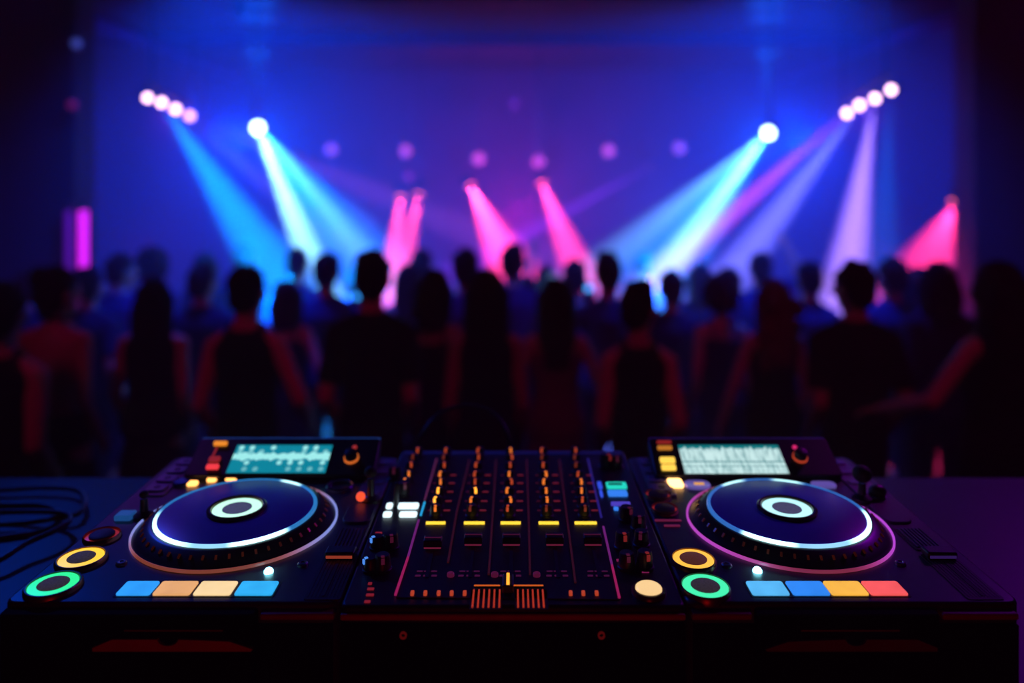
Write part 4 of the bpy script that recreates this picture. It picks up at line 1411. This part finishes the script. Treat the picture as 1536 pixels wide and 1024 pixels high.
# small dim ceiling lamps
for (px, py, Y, c, lab) in ((115, 65, 5.9, glow('dot_blue', (.10, .14, .75), .45), 'tiny dim blue lamp near the upper left corner'), (109, 157, 6.2, glow('dot_red', (.35, .01, .08), .35), 'tiny dim red lamp left of the left pink lamps'),
                            (771, 155, 11.5, glow('dot_purple', (.16, .02, .25), .5), 'tiny faint purple lamp high above the middle'), (612, 265, 11.8, glow('dot_rose', (.3, .02, .22), .5), 'tiny faint lamp just above the close pair of red-pink lamps'),
                            (358, 14, 6.6, M_DARK, 'unlit dark lamp under the ceiling above the left cyan spotlight')):
    fixture(W(px, py, Y), (0, 0, 2.2), lab, .05 if Y > 10 else .035, c, 'small_lamp', None, .10)

# violet tube lights on the left wing's edge
tb = thing('tube_light', 'bright magenta vertical tube light by the left wing', 'tube light', W(125, 312, 6.25) * 1)
z0 = tb.location.z
MB().capsule((0, 0, -1.1), (0, 0, -.02), .032, .032).build('tube', glow('tube_magenta', (.80, .015, .85), 1.5), tb)
for zz in (-1.13, 0.01):
    MB().lathe([(.036, -.03), (.036, .03)], (0, 0, zz), 20).build('end_cap', M_HOUSE, tb)
MB().box((0, .055, -.55), (.05, .04, 1.2)).build('mounting_rail', M_HOUSE, tb)
tb = thing('tube_light', 'dim violet vertical tube light left of the bright magenta one', 'tube light', W(103, 312, 6.25))
MB().capsule((0, 0, -1.1), (0, 0, -.02), .028, .028).build('tube', glow('tube_violet', (.16, .01, .45), .45), tb)
for zz in (-1.13, 0.01):
    MB().lathe([(.032, -.03), (.032, .03)], (0, 0, zz), 20).build('end_cap', M_HOUSE, tb)
MB().box((0, .055, -.55), (.05, .04, 1.2)).build('mounting_rail', M_HOUSE, tb)

# ================================================================== LIGHT
K = 30.0
CY = (.28, .76, 1.0)
BL = (.0, .20, 1.0)
DB = (.0, .06, 1.0)
PK = (1.0, .06, .22)
VI = (.28, .05, 1.0)


def beam(p, px, py, Y, col, power, ang, blend=.6, fo='Linear', sm=0.0):
    t = W(px, py, Y)
    p = Vector(p)
    d = (t - p).normalized()
    return lamp('beam_lamp', 'SPOT', p + d * .03, col, power * K, t, ang, blend, .02, fo, sm)


# left cyan head
beam(pL, 462, 380, 6.5, CY, 2600, 13, .8, 'Quadratic')
beam(pL, 540, 372, 6.7, (.16, .52, 1), 1000, 11, .9, 'Quadratic')
beam(pL, 505, 350, 6.9, BL, 1000, 34, 1, 'Quadratic')
# right cyan head
beam(pR, 1005, 395, 6.5, CY, 1900, 12, .8, 'Quadratic')
beam(pR, 935, 372, 6.7, (.16, .52, 1), 1000, 12, .9, 'Quadratic')
beam(pR, 1020, 365, 6.9, BL, 1000, 34, 1, 'Quadratic')
# left quad
beam(qL[1], 380, 360, 6.5, (.0, .22, 1.0), 1500, 21, .9)
beam(qL[3], 470, 250, 7.9, (.5, .10, .8), 260, 8, .9)
beam(qL[2], 430, 300, 7.2, (.25, .2, 1.0), 260, 10, .9)
# right quad
beam(qR[3], 1120, 300, 7.4, (.9, .10, .75), 1100, 9, .9)
beam(qR[2], 1160, 330, 6.8, (.18, .18, 1.0), 1300, 15, .9)
beam(qR[1], 1275, 380, 6.2, (.38, .20, 1.0), 1900, 17, .9)
beam(qR[0], 1325, 360, 6.2, (.0, .16, 1.0), 600, 14, .9)
# pink beams
beam(W(601, 296, 10.0), 590, 400, 9.8, (1, .05, .18), 800, 26, .8, 'Quadratic')
beam(W(628, 292, 10.0), 606, 400, 9.8, (1, .05, .18), 800, 22, .8, 'Quadratic')
beam(W(706, 279, 10.0), 765, 400, 9.7, (1, .04, .18), 1900, 36, 1, 'Quadratic')
beam(W(813, 275, 10.0), 858, 385, 9.7, (1, .04, .20), 1300, 28, 1, 'Quadratic')
beam(pRed, 1392, 400, 6.8, (1, .03, .14), 300, 54, .8, 'Quadratic')
beam(pVio, 860, 312, 10.3, (.22, .03, 1.0), 900, 8, .9)
# ceiling patches
for sx in (-1, 1):
    for Y1, P_ in ((8.05, 300), (8.75, 300), (10.35, 330), (11.3, 330)):
        X = sx * .333 * Y1
        lamp('ceiling_wash', 'SPOT', (X, Y1, 3.25), (.0, .12, 1.0), P_, (X, Y1, ZC), 42, 1, .03)
# unseen lamps added for the general glow in the haze
lamp('blue_wash', 'SPOT', (-2.7, 7.4, 2.6), (.0, .04, 1.0), 1650, (-3.0, 13, .6), 170, .6, .15)
lamp('blue_wash', 'SPOT', (2.8, 7.4, 2.6), (.0, .04, 1.0), 1650, (3.0, 13, .6), 170, .6, .15)
lamp('magenta_wash', 'SPOT', (.1, 9.6, 1.6), (.6, .0, .40), 520, (.1, 13, 2.4), 165, .6, .2)
lamp('violet_wash', 'SPOT', (-3.35, 6.9, 1.5), (.45, .0, .9), 18, (-2.6, 12, 1.4), 165, .6, .1)
lamp('violet_wash', 'SPOT', (3.4, 7.0, 1.5), (.45, .0, .8), 26, (2.8, 12, 1.4), 165, .6, .1)
for p in (pL, pR):
    lamp('cyan_halo', 'SPOT', p + Vector((0, .12, 0)), (.0, .14, 1.0), 190, p + Vector((0, 4, -.6)), 165, .6, .05)
for sx in (-1, 1):
    lamp('low_wash', 'SPOT', (sx * 1.7, 7.6, 1.65), (.05, .10, 1.0), 420, (sx * 1.7, 13, 1.9), 160, .8, .2)
# unseen lamps added for the halo round the quads
lamp('pink_halo', 'SPOT', qL[1] + Vector((.0, .1, -.1)), (.22, .02, 1.0), 70, qL[1] + Vector((0, 3, -.3)), 165, .6, .05)
lamp('pink_halo', 'SPOT', qR[1] + Vector((.0, .1, -.1)), (.22, .02, 1.0), 70, qR[1] + Vector((0, 3, -.3)), 165, .6, .05)
# blue fill for the crowd, and dim red light from behind the table, onto backs and front faces
for x in (-2.0, 2.0):
    lamp('crowd_fill', 'SPOT', (x, 4.9, 3.8), (.0, .05, 1.0), 950, (x * .9, 7.6, 0), 120, .9, .15)  # unseen blue spots added to tint the second row and its haze
    pass
for x, e in ((-2.3, 30), (0.1, 28), (2.3, 30)):
    lamp('red_back_light', 'SPOT', (x, 1.7, 3.7), (1.0, .0, .20), e, (x, 4.2, 1.2), 74, .8, .15)
lamp('red_front_low', 'POINT', (0, -.5, 1.65), (1.0, .02, .02), 3.2, size=.1)
# blue from rear left and magenta from rear right, on the equipment
lamp('blue_rim', 'SPOT', (-2.2, 3.0, 3.5), (.0, .08, 1.0), 70, (-.24, 1.02, 1.7), 24, .7, .12)
lamp('magenta_rim', 'SPOT', (2.3, 2.8, 3.4), (.36, .0, .85), 42, (.34, 1.12, 1.7), 26, .7, .12)

for sx in (-1, 1):
    lamp('strip_fill', 'SPOT', (sx * 1.5, 2.3, 2.9), (.8, .0, .75), 16, (sx * .505, 1.12, 1.75), 8, .8, .08)  # unseen magenta spots added to brighten the outer button strips

# ================================================================== WORLD: club haze fills the room
w = bpy.data.worlds.new('club_haze')
SC.world = w
w.use_nodes = True
nt = w.node_tree
bg = nt.nodes['Background']
bg.inputs['Color'].default_value = (0, 0, 0, 1)
bg.inputs['Strength'].default_value = 0
vs = nt.nodes.new('ShaderNodeVolumeScatter')
vs.inputs['Color'].default_value = (1, 1, 1, 1)
vs.inputs['Density'].default_value = .03
vs.inputs['Anisotropy'].default_value = .0
nt.links.new(vs.outputs[0], nt.nodes['World Output'].inputs['Volume'])

# ================================================================== CAMERA
cam = bpy.data.cameras.new('camera')
co = bpy.data.objects.new('camera', cam)
C.objects.link(co)
co.location = (0, 0, CAMZ)
co.rotation_euler = (R(90), 0, 0)
cam.sensor_width = 36
cam.lens = F / 1536 * 36
cam.shift_y = -(512 - HOR) / 1536
cam.clip_start = .05
cam.clip_end = 60
cam.dof.use_dof = True
cam.dof.focus_distance = .87
cam.dof.aperture_fstop = 1.55
SC.camera = co

SC.view_settings.view_transform = 'Standard'
SC.view_settings.look = 'None'
SC.cycles.max_bounces = 4
SC.cycles.diffuse_bounces = 2
SC.cycles.glossy_bounces = 3
SC.cycles.volume_bounces = 0
SC.cycles.sample_clamp_indirect = 3.0
SC.cycles.use_denoising = True
SC.cycles.caustics_reflective = False
SC.cycles.caustics_refractive = False
